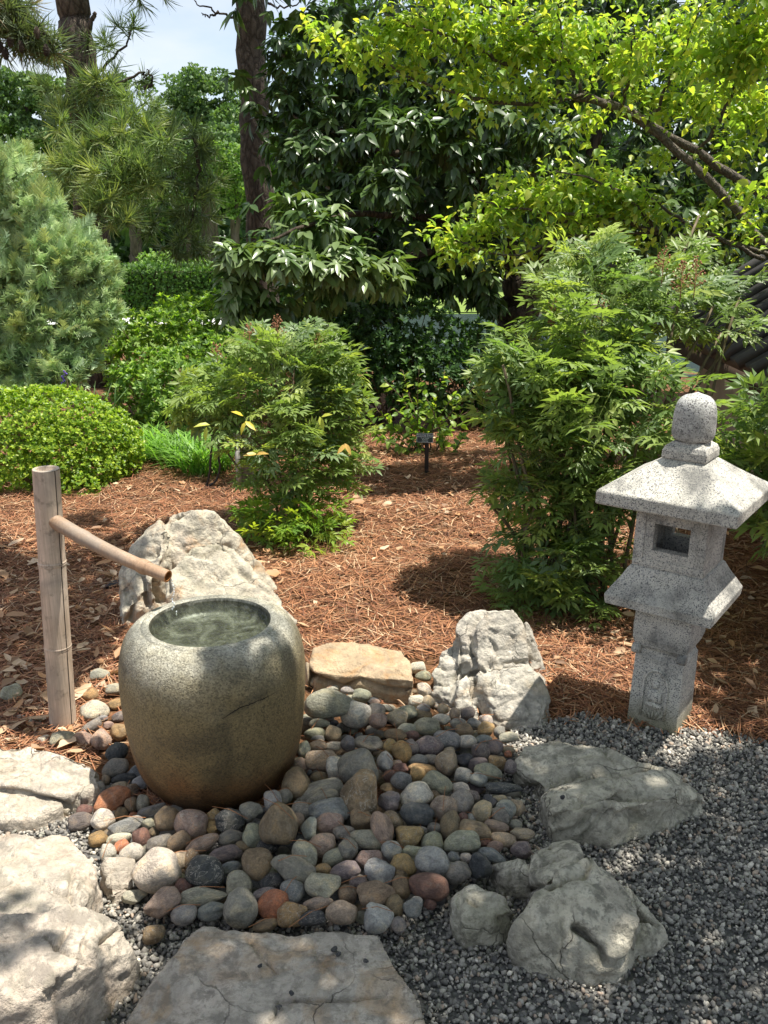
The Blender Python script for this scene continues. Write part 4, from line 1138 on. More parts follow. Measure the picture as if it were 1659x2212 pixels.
# crop origin, crop scale, rows: centre x, centre y, width, height, colour, tilt, angular flag, own label
CROPS = {
 'A': (200, 2350, 2.37, [
  (405,115,170,140,'D'),(400,235,200,130,'G',18),(325,320,65,80,'T'),(470,310,200,80,'D'),(275,415,130,140,'G'),(430,375,130,90,'T'),  # both charcoal stones here carry the basin's shadow in their colour
  (360,480,300,170,'O',28,0,'large bright orange oval pebble left of the basin foot'),(515,505,100,120,'B'),(605,500,105,120,'N'),(165,555,120,90,'R'),
  (300,625,175,155,'W',0,0,'pale rounded pebble just below the bright orange pebble'),(130,640,200,130,'P'),(440,585,110,110,'B'),(545,600,110,60,'O',-30),
  (475,670,260,140,'S',15,1),(650,650,110,90,'N'),(670,560,220,100,'G',12,1),(790,620,190,170,'B'),
  (970,645,260,220,'K',-25,0,'round pale pink pebble touching the front foot of the basin'),(1130,680,90,90,'Y',0,1),(1140,600,110,110,'Y'),
  (1265,625,215,160,'D',0,1,'blocky charcoal stone at the front foot of the basin'),(1420,560,170,150,'G',0,1),(1585,490,140,170,'L',15),
  (590,760,135,150,'R',0,0,'round reddish pebble above the big cream cobble'),(430,765,190,85,'W'),(265,770,150,110,'Y'),(441,825,140,90,'O',25),(690,720,80,70,'B'),(733,790,200,110,'G',10),
  (790,720,130,60,'G'),(875,795,200,130,'B',35),(1040,815,280,110,'K',25),(1265,760,190,110,'G'),(1440,750,160,190,'N',20),(1535,830,170,100,'D',-20),
  (1220,885,270,130,'P'),(1360,835,120,80,'B',-35),(1465,960,240,240,'B',20,0,'round speckled brown cobble right of the blue black cobble'),(520,870,180,130,'W'),
  (710,1015,345,310,'W',0,0,'biggest round cream cobble with an orange stain'),(890,930,130,150,'T'),(970,930,130,140,'B'),
  (1085,1020,290,250,'D',0,0,'smooth round blue black cobble right of the biggest cream cobble'),(1270,985,140,100,'S'),(1325,1115,200,180,'N'),
  (920,1130,150,140,'R'),(755,1250,270,190,'K',20,1,'tan orange cobble on the gravel below the biggest cream cobble'),(1065,1200,350,150,'N',-6,1),(915,1335,190,155,'L'),
  (1120,1315,210,115,'S',0,1),(1350,1280,250,240,'G',-30,1,'angular grey cobble at the front edge of the pebbles'),(545,1200,190,110,'W',0,1),(680,1490,180,130,'B',0,0,'lone brown pebble between the cream boulder and the stepping slab'),
  (1575,1095,180,110,'D'),(340,870,120,120,'W',0,1)]),
 'B': (780, 2350, 2.37, [
  (300,450,120,130,'G'),(550,65,130,90,'T'),(670,70,130,80,'W'),(780,50,110,120,'S'),(935,50,215,140,'G'),(1095,75,120,120,'Y'),(1190,115,145,155,'Y',0,0,'yellow rounded pebble above the speckled tan pebble'),
  (1260,80,110,130,'P'),(1390,70,210,140,'P'),(590,170,260,170,'T',0,1),(690,245,160,170,'W',0,1),(865,240,300,270,'G',10,0,'large smooth grey cobble above the angular brown cobble'),
  (880,415,290,290,'B',10,1,'large angular brown cobble in the middle of the pebbles'),(1060,190,120,160,'L'),(430,210,130,110,'K'),(390,350,210,230,'B'),(570,305,140,90,'B'),
  (580,410,385,150,'G',15),(590,460,240,110,'N',15),(645,550,325,195,'S'),(420,560,150,140,'G',0,1),(255,665,275,305,'B',8,0,'big tan brown cobble in front of the basin'),
  (400,640,100,130,'K'),(490,690,125,150,'L',0,1),(640,645,215,170,'K',8),(880,635,175,150,'B',0,1),(748,720,160,110,'G'),(920,775,245,145,'N',-18,0,'green grey oval pebble with a fine vein below the angular brown cobble'),
  (1040,690,150,250,'K',25),(1120,630,140,160,'B',30),(1092,490,165,170,'P',0,1,'purple blocky pebble right of the angular brown cobble'),(1185,330,155,135,'S'),(1090,390,125,80,'B'),(1150,210,100,70,'K'),
  (1180,250,120,90,'R',0,1),(1100,295,105,95,'R'),(1300,290,125,135,'Y'),(1340,240,205,90,'Y',-8),(1310,180,150,95,'S'),(1410,165,120,80,'G'),
  (1530,195,170,180,'T',0,0,'round speckled tan cobble near the long ridged rock'),(1445,350,240,160,'N',-25),(1294,450,245,190,'W',25,0,'cream oval cobble above the blocky blue black stone'),
  (1310,600,260,175,'D',0,1,'blocky blue black stone below the cream oval cobble'),(1505,535,200,195,'K',0,0,'round rough pinkish cobble right of the cream oval cobble'),(1430,460,95,110,'B'),
  (1240,755,215,170,'Y',0,1,'knobbly ochre cobble below the blocky blue black stone'),(1420,795,165,165,'N'),(1330,710,100,80,'G'),(1440,690,120,90,'G'),(1560,670,160,210,'B'),(590,810,220,155,'K'),
  (780,845,145,140,'G'),(670,910,195,125,'N',10),(460,890,175,220,'N',20),(365,1000,330,215,'G',-28,1,'large mottled grey cobble right of the speckled brown cobble'),(585,1000,130,85,'Y',0,1),
  (760,1010,225,145,'P',10),(935,915,205,135,'K',0,1),(1113,860,155,140,'L'),(1280,875,175,115,'N',0,1),(1015,1020,235,185,'L',10,1),(1200,970,200,150,'Y',-15),(1180,1030,140,120,'B'),
  (1425,940,270,210,'L',8,0,'large light grey cobble above the dark brown cobble'),(1580,905,95,85,'S'),(590,1120,260,190,'N',0,1),(850,1105,145,110,'P'),(780,1190,150,135,'B',-20),
  (990,1190,285,195,'B',0,1),(1180,1135,145,160,'B',15),(1385,1120,305,190,'R',-8,0,'long dark reddish brown cobble near the rounded grey rock'),(1590,1020,190,145,'G'),
  (210,1095,190,115,'D',0,1),(360,1160,185,175,'S',-20),(165,1200,215,115,'P'),(220,1265,245,195,'O',10,0,'brown orange cobble above the stepping slab'),
  (361,1340,225,185,'Y',10,1,'cream yellow knobbly cobble touching the stepping slab'),(550,1260,225,110,'K',8),(735,1325,235,160,'K'),(500,1370,225,105,'D'),(160,1420,190,110,'B'),
  (1000,1370,222,185,'L',-20,1,'light grey cobble at the corner of the stepping slab'),(1130,1280,150,160,'B',-25),(1165,1420,120,115,'G'),(1275,1280,160,140,'S',0,1),(1400,1260,95,75,'R')]),
 'C': (940, 2000, 1.929, [
  (212,475,305,180,'N',0,0,'largest smooth greenish cobble right of the basin in the sun'),(135,335,95,55,'W'),(80,290,45,150,'T'),(410,415,115,85,'N'),(380,530,180,150,'W',-10,0,'rounded white cobble below the tan slab'),
  (500,510,110,95,'G'),(510,570,110,90,'K'),(630,560,130,115,'T',0,1),(760,250,105,75,'W'),(790,300,100,75,'N'),(790,380,90,90,'W',10,0,'upright cream pebble between the tan slab and the quartz rock'),
  (750,455,110,75,'W'),(822,460,80,88,'T'),(910,500,80,62,'T'),(980,530,68,72,'T'),(1060,530,100,80,'P',25),(1172,570,90,65,'W'),
  (1175,625,112,85,'Y',32,0,'bright ochre pebble at the foot of the quartz rock'),(1310,680,130,68,'N',15),(900,565,115,70,'W'),(1005,590,100,62,'G'),(815,615,175,105,'N'),(940,690,168,115,'S',-8),
  (720,665,85,60,'R'),(690,520,125,85,'N'),(790,500,85,55,'S'),(690,625,115,75,'N',15),(620,665,135,80,'B'),(236,650,98,98,'T'),(120,655,135,70,'N'),(150,590,125,65,'N'),
  (145,685,85,45,'S'),(55,750,80,100,'W'),(1060,700,125,80,'W',20),(1040,635,115,85,'B'),(1140,760,112,105,'P',0,0,'purple pebble left of the long ridged rock'),(1228,740,100,100,'P'),(1165,695,115,65,'S'),
  (1310,755,85,55,'T'),(1313,780,52,42,'O'),(1240,830,110,95,'Y',0,1),(1130,840,125,90,'P',15),(1185,890,168,100,'N',-8),(1325,860,85,85,'P'),(1030,910,112,92,'S'),(1130,935,112,78,'L',-15),
  (1040,820,115,90,'D',0,1),(950,755,70,45,'T'),(1260,640,75,75,'G'),(1100,590,85,65,'S'),(490,460,65,40,'K'),(570,495,95,55,'W'),(235,375,85,45,'W'),(330,385,95,55,'L')]),
 'D': (1180, 2350, 2.37, [
  (1000,385,275,95,'D',3,1,'long dark slate piece left of the long ridged rock'),(680,385,145,85,'W'),(690,490,175,175,'G'),(775,450,110,105,'P'),(900,500,115,115,'D',-30,1),(985,475,125,75,'T'),
  (850,555,145,155,'T',-15,0,'upright tan pebble with a red patch'),(1030,545,150,125,'S',-40),(1110,525,125,115,'T',0,1),(980,600,160,120,'G',-35),(770,610,88,78,'L'),(695,620,85,100,'R'),
  (790,705,255,130,'B',-15),(940,680,205,100,'K',-5),(705,795,285,155,'N',8,0,'smooth long pale green cobble above the dark angular stone'),(1010,770,205,105,'T',-10),
  (945,830,120,85,'K',10),(1145,740,185,100,'T',0,1),(1100,660,100,75,'G'),(1150,850,172,115,'P',0,1,'flat mauve stone beside the grey boulder'),(920,895,210,100,'S',-18),(725,910,92,78,'W'),
  (825,970,190,175,'D',0,1,'dark angular stone beside the small grey rock'),(630,910,98,85,'S'),(660,1020,202,150,'G',12),(870,800,95,70,'R')]),
 'E': (0, 2080, 3.456, [
  (115,440,235,205,'N',0,1,'grey green stone on the straw at the left edge'),(1095,250,215,140,'N',0,0,'flat grey green stone in the straw behind the bamboo post'),(955,350,90,95,'W'),(1065,400,140,100,'W',0,1),(1260,410,220,140,'N'),
  (1000,470,170,175,'Y',-20),(1040,650,310,215,'W',-10,0,'large white pebble right of the foot of the bamboo post'),(1300,565,200,125,'Y'),(1000,815,280,115,'G',25),(1310,710,160,110,'P'),(1130,720,120,65,'L',0,1),
  (1310,880,205,195,'Y',0,0,'ochre yellow pebble half in the basin shadow'),(690,945,280,185,'N'),(480,960,160,110,'W',20),(385,760,190,90,'W',20),(110,855,225,95,'W'),(310,870,125,85,'Y'),
  (530,555,80,110,'S'),(1190,800,120,85,'K'),(920,955,205,175,'K',0,1),(1120,960,220,220,'K',25),(400,900,90,75,'S',0,1),(230,720,100,75,'L',0,1)])}

def pebble_mesh(k, angular):
    r = random.Random(k * 17 + angular)
    bm = bmesh.new()
    bmesh.ops.create_icosphere(bm, subdivisions=4 if not angular else 4, radius=1)
    off = Vector((k * 9.1, k * 4.7, angular * 3.3))
    planes = []
    for i in range(9 if angular else 4):
        d = Vector((r.gauss(0, 1), r.gauss(0, 1), r.gauss(0, 1))).normalized()
        planes.append((d, r.uniform(0.62, 0.86) if angular else r.uniform(0.78, 0.92)))
    soft = 0.10 if angular else 0.25
    for v in bm.verts:
        p = v.co.normalized()
        s = 1.0
        for d, h in planes:
            c = p.dot(d)
            if c > 0.05:
                lim = h / c
                # soft minimum keeps worn edges
                s = -soft * 0.5 * math.log(math.exp(-s / (soft * 0.5)) + math.exp(-lim / (soft * 0.5)))
        q = p * s
        s2 = 1 + 0.15 * mnoise.noise(q * 1.1 + off) + 0.045 * mnoise.noise(q * 2.6 + off) * (1.6 if angular else 0.8) + (0.018 if angular else 0.005) * mnoise.fractal(q * 6 + off, 1, 2, 3)
        v.co = q * s2
    # normalise the extents
    mx = [max(abs(v.co[i]) for v in bm.verts) for i in range(3)]
    for v in bm.verts:
        v.co = Vector((v.co[0] / mx[0], v.co[1] / mx[1], v.co[2] / mx[2]))
    me = bm_mesh('pebble', bm, True)
    me.materials.append(M['pebble'])
    return me
PEB = {0: [pebble_mesh(k, 0) for k in range(10)], 1: [pebble_mesh(k, 1) for k in range(8)]}

def pile(x, y):
    """height of the heap of pebbles above the gravel"""
    d = np.hypot(x - 0.0, (y - 2.12) * 0.9)
    return 0.045 * max(0.0, 1 - (d / 0.75) ** 2)

pebbles = []      # dicts with q position, size, colour, label
def add_pebble(qx, qy, qw, qh, c, tilt=0, ang=0, label=None, zc=None, rest=None):
    r = random.Random(int(qx * 13 + qy * 7))
    p = at_z(qx, qy, 0.03)
    dep = depth_of(p)
    a = qw * dep / F / 2 * 1.06
    h = qh * dep / F / 2 * 1.10
    b = h * r.uniform(0.92, 1.05); d_ = h * r.uniform(0.95, 1.10)
    z = pile(p[0], p[1]) + b * r.uniform(0.6, 1.15) if zc is None else zc
    p = at_z(qx, qy, z)
    o = bpy.data.objects.new('pebble', r.choice(PEB[1 if ang else 0]))
    COL.objects.link(o)
    o.location = p
    # turn about the sight line so the long axis leans as seen, on top of a random roll
    view = Vector(FWD)
    yaw = math.atan2(p[0], p[1])
    R = Matrix.Rotation(-math.radians(tilt), 3, view) @ Matrix.Rotation(-yaw, 3, 'Z') @ Matrix.Rotation(math.radians(r.uniform(-25, 15)), 3, 'X')
    flips = Matrix.Diagonal((r.choice((-1, 1)), r.choice((-1, 1)), 1))
    o.matrix_world = Matrix.Translation(p) @ (R @ flips @ Matrix.Diagonal((a, d_, b))).to_4x4()
    j = r.uniform(0.86, 1.16)
    o.color = tuple(min(0.8, (x * 0.9 + 0.1 * PCOL[c][1]) * j * r.uniform(0.96, 1.04) * 1.15) for x in PCOL[c]) + (1,)
    pebbles.append(dict(o=o, x=qx, y=qy, w=qw, h=qh, c=c, ang=ang, label=label))
    return o

SRC2Q = 1659 / 2448
for key, (ox, oy, sc, rows) in CROPS.items():
    for row in rows:
        cx, cy, w_, h_, c = row[:5]
        tilt = row[5] if len(row) > 5 else 0
        ang_ = row[6] if len(row) > 6 else 0
        lab = row[7] if len(row) > 7 else None
        add_pebble((ox + cx / sc) * SRC2Q, (oy + cy / sc) * SRC2Q, w_ / sc * SRC2Q, h_ / sc * SRC2Q, c, tilt, ang_, lab)
n_main = len(pebbles)
# smaller stones of the lower layer, seen through the gaps
HEAP = [(560, 1760), (640, 1660), (670, 1480), (900, 1520), (1090, 1590), (1110, 1690), (1100, 1790), (1050, 1870), (960, 1930), (860, 2000), (560, 1985), (380, 1960), (330, 1850), (220, 1790), (230, 1700), (300, 1640), (330, 1720), (450, 1765)]
tries = 0
while len(pebbles) < 299 and tries < 3000:
    tries += 1
    qx = rng.uniform(215, 1120); qy = rng.uniform(1470, 2000)
    if not in_poly(np.array([qx]), np.array([qy]), HEAP)[0]: continue
    if min(math.hypot((p['x'] - qx) / max(p['w'], 30), (p['y'] - qy) / max(p['h'], 30)) for p in pebbles) < 0.42: continue
    w_ = rng.uniform(34, 58)
    add_pebble(qx, qy, w_, w_ * rng.uniform(0.6, 0.9), rng.choice(list('GGBBNSTDPL')), rng.uniform(-25, 25), 0, None, zc=0.012)

BEDP = ground_poly([(300, 1660), (250, 1700), (205, 1790), (330, 1850), (380, 1950), (560, 1975), (860, 1990), (960, 1925), (1050, 1860), (1100, 1790), (1110, 1690), (1100, 1600), (930, 1500), (680, 1460), (640, 1560), (640, 1700)])
n = 1700
x = rng.uniform(-1.1, 0.6, n); y = rng.uniform(1.6, 3.2, n)
ok = in_poly(x, y, BEDP) & (np.hypot(x - BC[0], y - BC[1]) > .19)
x, y = x[ok], y[ok]; n = len(x)
bv = np.array([v.co[:] for v in PEB[0][0].vertices])
bi = bmesh.new(); bmesh.ops.create_icosphere(bi, subdivisions=2, radius=1); iv = np.array([v.co[:] for v in bi.verts]); it = np.array([[v.index for v in f.verts] for f in bi.faces]); bi.free()
sz = 0.011 + 0.012 * rng.random(n)
sc3 = np.stack([sz * (1 + .4 * rng.random(n)), sz, sz * .65], -1)
th_ = rng.uniform(0, 6.28, n)
lv_ = iv[None] * (1 + .12 * wobble(iv, 2.5, 2))[None, :, None] * sc3[:, None]
rx_ = lv_[..., 0] * np.cos(th_)[:, None] - lv_[..., 1] * np.sin(th_)[:, None]
ry_ = lv_[..., 0] * np.sin(th_)[:, None] + lv_[..., 1] * np.cos(th_)[:, None]
pv = np.stack([rx_ + x[:, None], ry_ + y[:, None], lv_[..., 2] + (0.001 + 0.15 * np.array([pile(a_, b_) for a_, b_ in zip(x, y)]))[:, None]], -1)
pt = (it[None] + (np.arange(n) * len(iv))[:, None, None]).reshape(-1, 3)
pcs = np.array([PCOL[c_] for c_ in 'GBNGSBDGD']) * .6  # fill stones darkened so the gaps look deep in shade
tag(link('small_pebbles', mesh_np('small_pebbles', pv.reshape(-1, 3), pt, np.repeat(pcs[rng.integers(0, 9, n)], len(iv), axis=0), True), m_tint('small_river_stone', 0.65, 0.4, 60, 0.25, 0.3)), kind='stuff')

LAND = [(p['x'], p['y'], p['label'].split(' with ')[0]) for p in pebbles if p['label']]
SHORT = [(460, 1600, 'the stone basin')]
def short_name(lbl):
    for cut in (' left of', ' right of', ' just below', ' touching', ' at the', ' above', ' on the', ' between', ' below', ' in front', ' in the', ' near', ' beside', ' half', ' from', ' behind', ' with'):
        if cut in lbl: lbl = lbl.split(cut)[0]
    return 'the ' + lbl
for x_, y_, l_ in LAND: SHORT.append((x_, y_, short_name(l_)))
def relation(x, y, X, Y_):
    dx, dy = x - X, y - Y_
    d = math.hypot(dx, dy)
    near = 'just ' if d < 75 else ''
    a_ = math.degrees(math.atan2(-dy, dx)) % 360
    word = ['right of', 'above and right of', 'above', 'above and left of', 'left of', 'below and left of', 'below', 'below and right of'][int((a_ + 22.5) // 45) % 8]
    return near + word
used = {}
for p in pebbles:
    if p['label']:
        used[p['label']] = p
for p in pebbles:
    if p['label']: continue
    asp = p['w'] / p['h']
    shape = 'angular' if p['ang'] else ('long' if asp > 1.75 else 'round' if 0.85 < asp < 1.22 else 'upright' if asp <= 0.85 else 'oval')
    size = 'large' if p['w'] > 88 else 'small' if p['w'] < 48 else 'medium'
    cand = sorted(SHORT, key=lambda s_: math.hypot(s_[0] - p['x'], s_[1] - p['y']))
    done = False
    for s_ in cand[:6]:
        l_ = f"{size} {shape} {PNAME[p['c']]} pebble {relation(p['x'], p['y'], s_[0], s_[1])} {s_[2]}"
        if l_ not in used and len(l_.split()) <= 16:
            used[l_] = p; p['label'] = l_; done = True; break
    if not done:
        p['label'] = l_
for p in pebbles:
    tag(p['o'], p['label'], 'pebble', 'river pebbles round the water basin')

nd = []
for p in rng.choice(np.array([i for i in range(len(pebbles))]), 70, replace=False):
    o_ = pebbles[int(p)]['o']; m_ = o_.matrix_world
    top = np.array(m_.translation) + np.array([0, 0, max(abs(m_[2][0]) , 0) * .3 + abs(m_[2][2]) * .95 + abs(m_[2][1]) * .3 + .001])
    a_ = rng.uniform(0, 3.14); l_ = 0.03 + 0.035 * rng.random()
    dv_ = np.array([math.cos(a_) * l_, math.sin(a_) * l_, 0])
    nd.append(tube_vt([top - dv_ - (0, 0, .008), top, top + dv_ - (0, 0, .012)], 0.0009, 3, False))
tag(link('loose_needles', mesh_np('loose_needles', *join_parts(nd), tint=(0.36, 0.16, 0.07)), M['needle']), kind='stuff')

# dark gravel crumbs lying on the stepping slab and the grey rocks
for k, (qx, qy, w_, lab) in enumerate([(728, 2005, 14, 'dark gravel crumb near the back edge of the stepping slab'), (722, 2051, 18, 'grey gravel crumb in the middle of the stepping slab'), (731, 2060, 16, 'dark gravel crumb below the grey crumb on the stepping slab'),
        (790, 2075, 14, 'dark gravel crumb at the right side of the stepping slab'), (562, 2086, 12, 'lone dark gravel crumb left of centre on the stepping slab'), (630, 2145, 14, 'dark gravel crumb beside the orange streak of the stepping slab'), (602, 2175, 16, 'lowest dark gravel crumb on the stepping slab'),
        (1215, 1722, 13, 'dark gravel crumb in the hollow of the long ridged rock')]):
    p = at_z(qx, qy, 0.096 if k < 7 else 0.128)
    o = bpy.data.objects.new('gravel_crumb', PEB[1][k % 8]); COL.objects.link(o)
    s_ = w_ * depth_of(p) / F / 2
    o.matrix_world = Matrix.Translation(p) @ Matrix.Rotation(k, 4, 'Z') @ Matrix.Diagonal((s_, s_ * .8, s_ * .6, 1))
    o.color = (0.06, 0.063, 0.07, 1)
    tag(o, lab, 'gravel crumb', 'gravel crumbs on the stones')

# ------------------------------------------------------------------ fallen leaves
def dry_template(seed, w=0.24):
    r = np.random.default_rng(seed)
    ys = [0, .12, .32, .55, .78, 1.0]; ws = [0.02, .6, 1.0, .95, .55, 0.0]
    curl = r.uniform(-0.25, 0.35); cup = r.uniform(0.02, 0.16); tw = r.uniform(-0.3, 0.3)
    V, T = [], []
    for y_, w_ in zip(ys, ws):
        z_ = curl * (y_ - 0.5) ** 2 * 1.6
        for sx in (-1, 0, 1):
            xx = sx * w * w_ * (1 + 0.2 * r.normal())
            V.append((xx, y_, z_ + (cup * abs(sx) * w_ + tw * xx * y_)))
    for i in range(5):
        for j in range(2):
            a_ = i * 3 + j
            T += [(a_, a_ + 1, a_ + 4), (a_, a_ + 4, a_ + 3)]
    return np.array(V), np.array(T)
DRYT = [dry_template(k, 0.18 + 0.02 * (k % 6)) for k in range(8)]
DRYP = np.array([(0.50, 0.33, 0.19), (0.60, 0.44, 0.29), (0.38, 0.22, 0.115), (0.46, 0.25, 0.12), (0.28, 0.165, 0.095)])
def litter_points(n, near):
    y = 2.25 + 5.6 * rng.random(n) ** (1.7 if near else 1.2)
    x = rng.uniform(-1, 1, n) * (0.6 + 0.5 * y)
    w = 0.5 + 0.5 * wobble(np.stack([x, y, 0 * x], -1), 2.2, 21)
    left = (x < -0.45) & (y < 4.4)
    ok = mulch_ok(x, y) & ~in_poly(x, y, BED) & ((rng.random(n) < w ** 1.5) | (left & (rng.random(n) < 0.9)))
    return x[ok], y[ok]
root = thing('leaf_litter', 'scattered small dry leaves lying on the pine straw', 'leaf litter', (0, 4, 0))
root['kind'] = 'stuff'
x, y = litter_points(8500, False)
n = len(x)
Lf = Leaves(DRYT, DRYP, 0.2)
an = rng.uniform(0, 6.28, n)
Lf.add(np.stack([x, y, ground_z(x, y) + 0.012 + 0.02 * rng.random(n)], -1), np.stack([np.cos(an), np.sin(an), rng.normal(0.05, 0.18, n)], -1), unit(np.stack([rng.normal(0, 0.3, n), rng.normal(0, 0.3, n), np.ones(n)], -1)), 0.022 + 0.035 * rng.random(n))
Lf.finish(root, M['dry'], 0, stuff='dry_leaves', zmin=-1)
dry_me = {}
x, y = litter_points(2600, True)
qx, qy, qz = proj(np.stack([x, y, 0 * x], -1))
inn_ = (qx > 5) & (qx < 1655) & (qy < 2200)
pick = np.concatenate([np.nonzero(inn_ & (qx < 330) & (qy > 1080))[0][:95], np.nonzero(inn_ & ((qx >= 330) | (qy <= 1080)))[0][:120]])
LZ = [(300, 1300, 'beside the cream boulder'), (120, 1200, 'behind the bamboo post'), (60, 1450, 'left of the bamboo post foot'), (230, 1430, 'between the bamboo post and the basin'), (640, 1230, 'between the centre nandina and the cream boulder'), (850, 1200, 'in the sunny clearing'), (880, 1350, 'behind the tan slab'), (1020, 1080, 'between the plant sign and the right nandina'), (1180, 1480, 'beside the quartz rock'), (1560, 1450, 'right of the stone lantern'), (920, 1040, 'below the plant sign'), (300, 1060, 'below the clipped shrub'), (700, 1080, 'under the centre nandina'), (1600, 1250, 'behind the stone lantern')]
LZ2 = [(420, 1220, 'the cream boulder'), (115, 1200, 'the bamboo post'), (120, 1560, 'the foot of the bamboo post'), (460, 1450, 'the stone basin'), (640, 1150, 'the centre nandina'), (760, 1430, 'the tan slab'), (1060, 1450, 'the quartz rock'), (1430, 1500, 'the stone lantern'), (920, 1000, 'the plant sign'), (150, 1000, 'the clipped shrub'), (1180, 1200, 'the right nandina'), (400, 1000, 'the grass clump'), (240, 1265, 'the short black cables'), (510, 1030, 'the outlet post')]
leaf_used = set()
for i in pick:
    k, c = int(rng.integers(8)), int(rng.choice(5, p=[.3, .25, .2, .15, .1]))
    if (k, c) not in dry_me:
        me = mesh_np('fallen_leaf', *DRYT[k], DRYP[c], True); me.materials.append(M['dry']); dry_me[(k, c)] = me
    o = bpy.data.objects.new('fallen_leaf', dry_me[(k, c)]); COL.objects.link(o)
    s_ = 0.05 + 0.05 * rng.random()
    o.location = (x[i], y[i], float(ground_z(x[i], y[i])) + 0.024 + 0.012 * rng.random())
    o.rotation_euler = (rng.normal(0, 0.25), rng.normal(0, 0.3), rng.uniform(0, 6.28))
    o.scale = (s_, s_, s_)
    lz = sorted(LZ2, key=lambda q: math.hypot(q[0] - qx[i], q[1] - qy[i]))
    cn = ['tan', 'pale buff', 'brown', 'orange brown', 'dark brown'][c]
    sz_ = 'small ' if s_ < .062 else 'large ' if s_ > .083 else ''
    for form in ('', 'curled ', 'upturned ') if k % 2 else ('', 'flat ', 'narrow '):
        for q in lz[:3]:
            lab_ = f"{sz_}{form}{cn} fallen leaf {relation(qx[i], qy[i], q[0], q[1])} {q[2]}"
            if lab_ not in leaf_used: break
        if lab_ not in leaf_used: break
    leaf_used.add(lab_)
    tag(o, lab_, 'fallen leaf', 'dry leaves fallen on the pine straw')

# ------------------------------------------------------------------ plants
def frond_template(seed, n_pairs=3, wl=0.15):
    r = np.random.default_rng(seed)
    parts = []
    droop = r.uniform(0.1, 0.35)
    def rach(s):
        return np.array([0.03 * math.sin(3 * s + seed), s, 0.10 * math.sin(s * 2.2) - droop * s * s])
    ss = np.linspace(0, 0.86, 6)
    v, t = tube_vt([rach(s) for s in ss], np.linspace(0.009, 0.004, 6), 3, False)
    parts.append((v, t))
    lv, lt = leaf_t(wl, 0.05, 0.12, 4)
    def leaflet(p, d, size, up):
        X, D, N = frame(d[None], up[None])
        parts.append((bake(lv, p[None], X, D, N, np.array([size]))[0], lt))
    for k in range(n_pairs):
        s = 0.30 + 0.42 * k / max(1, n_pairs - 1)
        base = rach(s)
        for sg in (-1, 1):
            L_ = (0.36 - 0.22 * s) * r.uniform(0.85, 1.15)
            d = unit(np.array([sg * 0.85, 0.55, r.normal(0.05, 0.15)]))
            end = base + d * L_
            v, t = tube_vt([base, base + d * L_ * .5, end], 0.0045, 3, False)
            parts.append((v, t))
            for m in range(2):
                q = base + d * L_ * (0.45 + 0.3 * m)
                for s2 in (-1, 1):
                    dd = unit(d + s2 * np.array([-d[1], d[0], 0]) * 0.9 + np.array([0, 0, r.normal(-0.15, 0.2)]))
                    leaflet(q, dd, r.uniform(0.17, 0.25), np.array([r.normal(0, .3), r.normal(0, .3), 1.0]))
            leaflet(end, unit(d + np.array([0, 0, -0.15])), r.uniform(0.24, 0.32), np.array([r.normal(0, .2), r.normal(0, .2), 1.0]))
    e = rach(0.86)
    for dx in (-0.8, 0, 0.8):
        leaflet(e, unit(np.array([dx, 1.0, r.normal(-0.25, 0.15)])), r.uniform(0.24, 0.32), np.array([0, 0.1, 1.0]))
    return join_parts(parts)
FROND = [frond_template(k, 3, 0.145 + 0.01 * (k % 3)) for k in range(7)]
FROND_S = [frond_template(k + 20, 2, 0.17) for k in range(5)]
NAND = [(0.100, 0.145, 0.040), (0.135, 0.182, 0.052), (0.075, 0.120, 0.038), (0.175, 0.212, 0.055), (0.100, 0.142, 0.066)]
NAND_Y = NAND + [(0.42, 0.36, 0.04)]
NAND_L = [(0.11, 0.185, 0.03), (0.14, 0.215, 0.035), (0.08, 0.15, 0.03), (0.17, 0.22, 0.03)]

def canes(parent, base, tops, r0=0.007, spread=0.12, name='cane'):
    for tp in tops:
        b = np.array([base[0] + rng.normal(0, spread), base[1] + rng.normal(0, spread * .7), -0.02])
        tp = np.asarray(tp) - np.array([0, 0, .06])
        mid = b * 0.55 + tp * 0.45 + np.array([rng.normal(0, .04), rng.normal(0, .04), 0.06])
        p = smooth_path([b, mid, tp], 9, 0.003)
        v, t = tube_vt(p, np.linspace(r0, r0 * .55, len(p)), 6)
        child(name, mesh_np(name, v, t, smooth=True), M['stem'], parent)

def fronds(L, blobs, size, up=0.25, base_xy=None, C=None):
    for c, r, n in blobs:
        P, A = blob(c, r, n, 0.45, 0.25, 2)
        if base_xy is not None:
            o_ = P - np.array([base_xy[0], base_xy[1], 0])
            o_[:, 2] = 0.0
            A = unit(A * 0.6 + unit(o_) * 0.8)
        D = unit(A + UPV * up + 0.35 * rng.normal(size=A.shape))
        S = size * (0.7 + 0.5 * rng.random(n))
        L.add(P - D * S[:, None] * 0.55, D, unit(UPV + 0.35 * rng.normal(size=A.shape)), S, C)

def panicle(parent, p, h):
    """brownish spent flower spray"""
    parts = []
    p = np.asarray(p)
    v, t = tube_vt([p - UPV * h * 0.3, p, p + UPV * h], [0.003, 0.0025, 0.001], 4)
    parts.append((v, t))
    for k in range(26):
        s = rng.random()
        a_ = rng.uniform(0, 6.28)
        rr_ = (1 - s) * h * 0.35 + 0.01
        q0 = p + UPV * h * s
        q1 = q0 + np.array([math.cos(a_) * rr_, math.sin(a_) * rr_, 0.02])
        parts.append(tube_vt([q0, q1], [0.0012, 0.0008], 3, False))
        parts.append((ICO_V * 0.0045 + q1, ICO_T))
    v, t = join_parts(parts)
    child('flower_spray', mesh_np('flower_spray', v, t), m_spray, parent)
m_spray = m_plain('spent_bloom', (0.30, 0.14, 0.08), 0.8, 0.2, 0.4, 90)

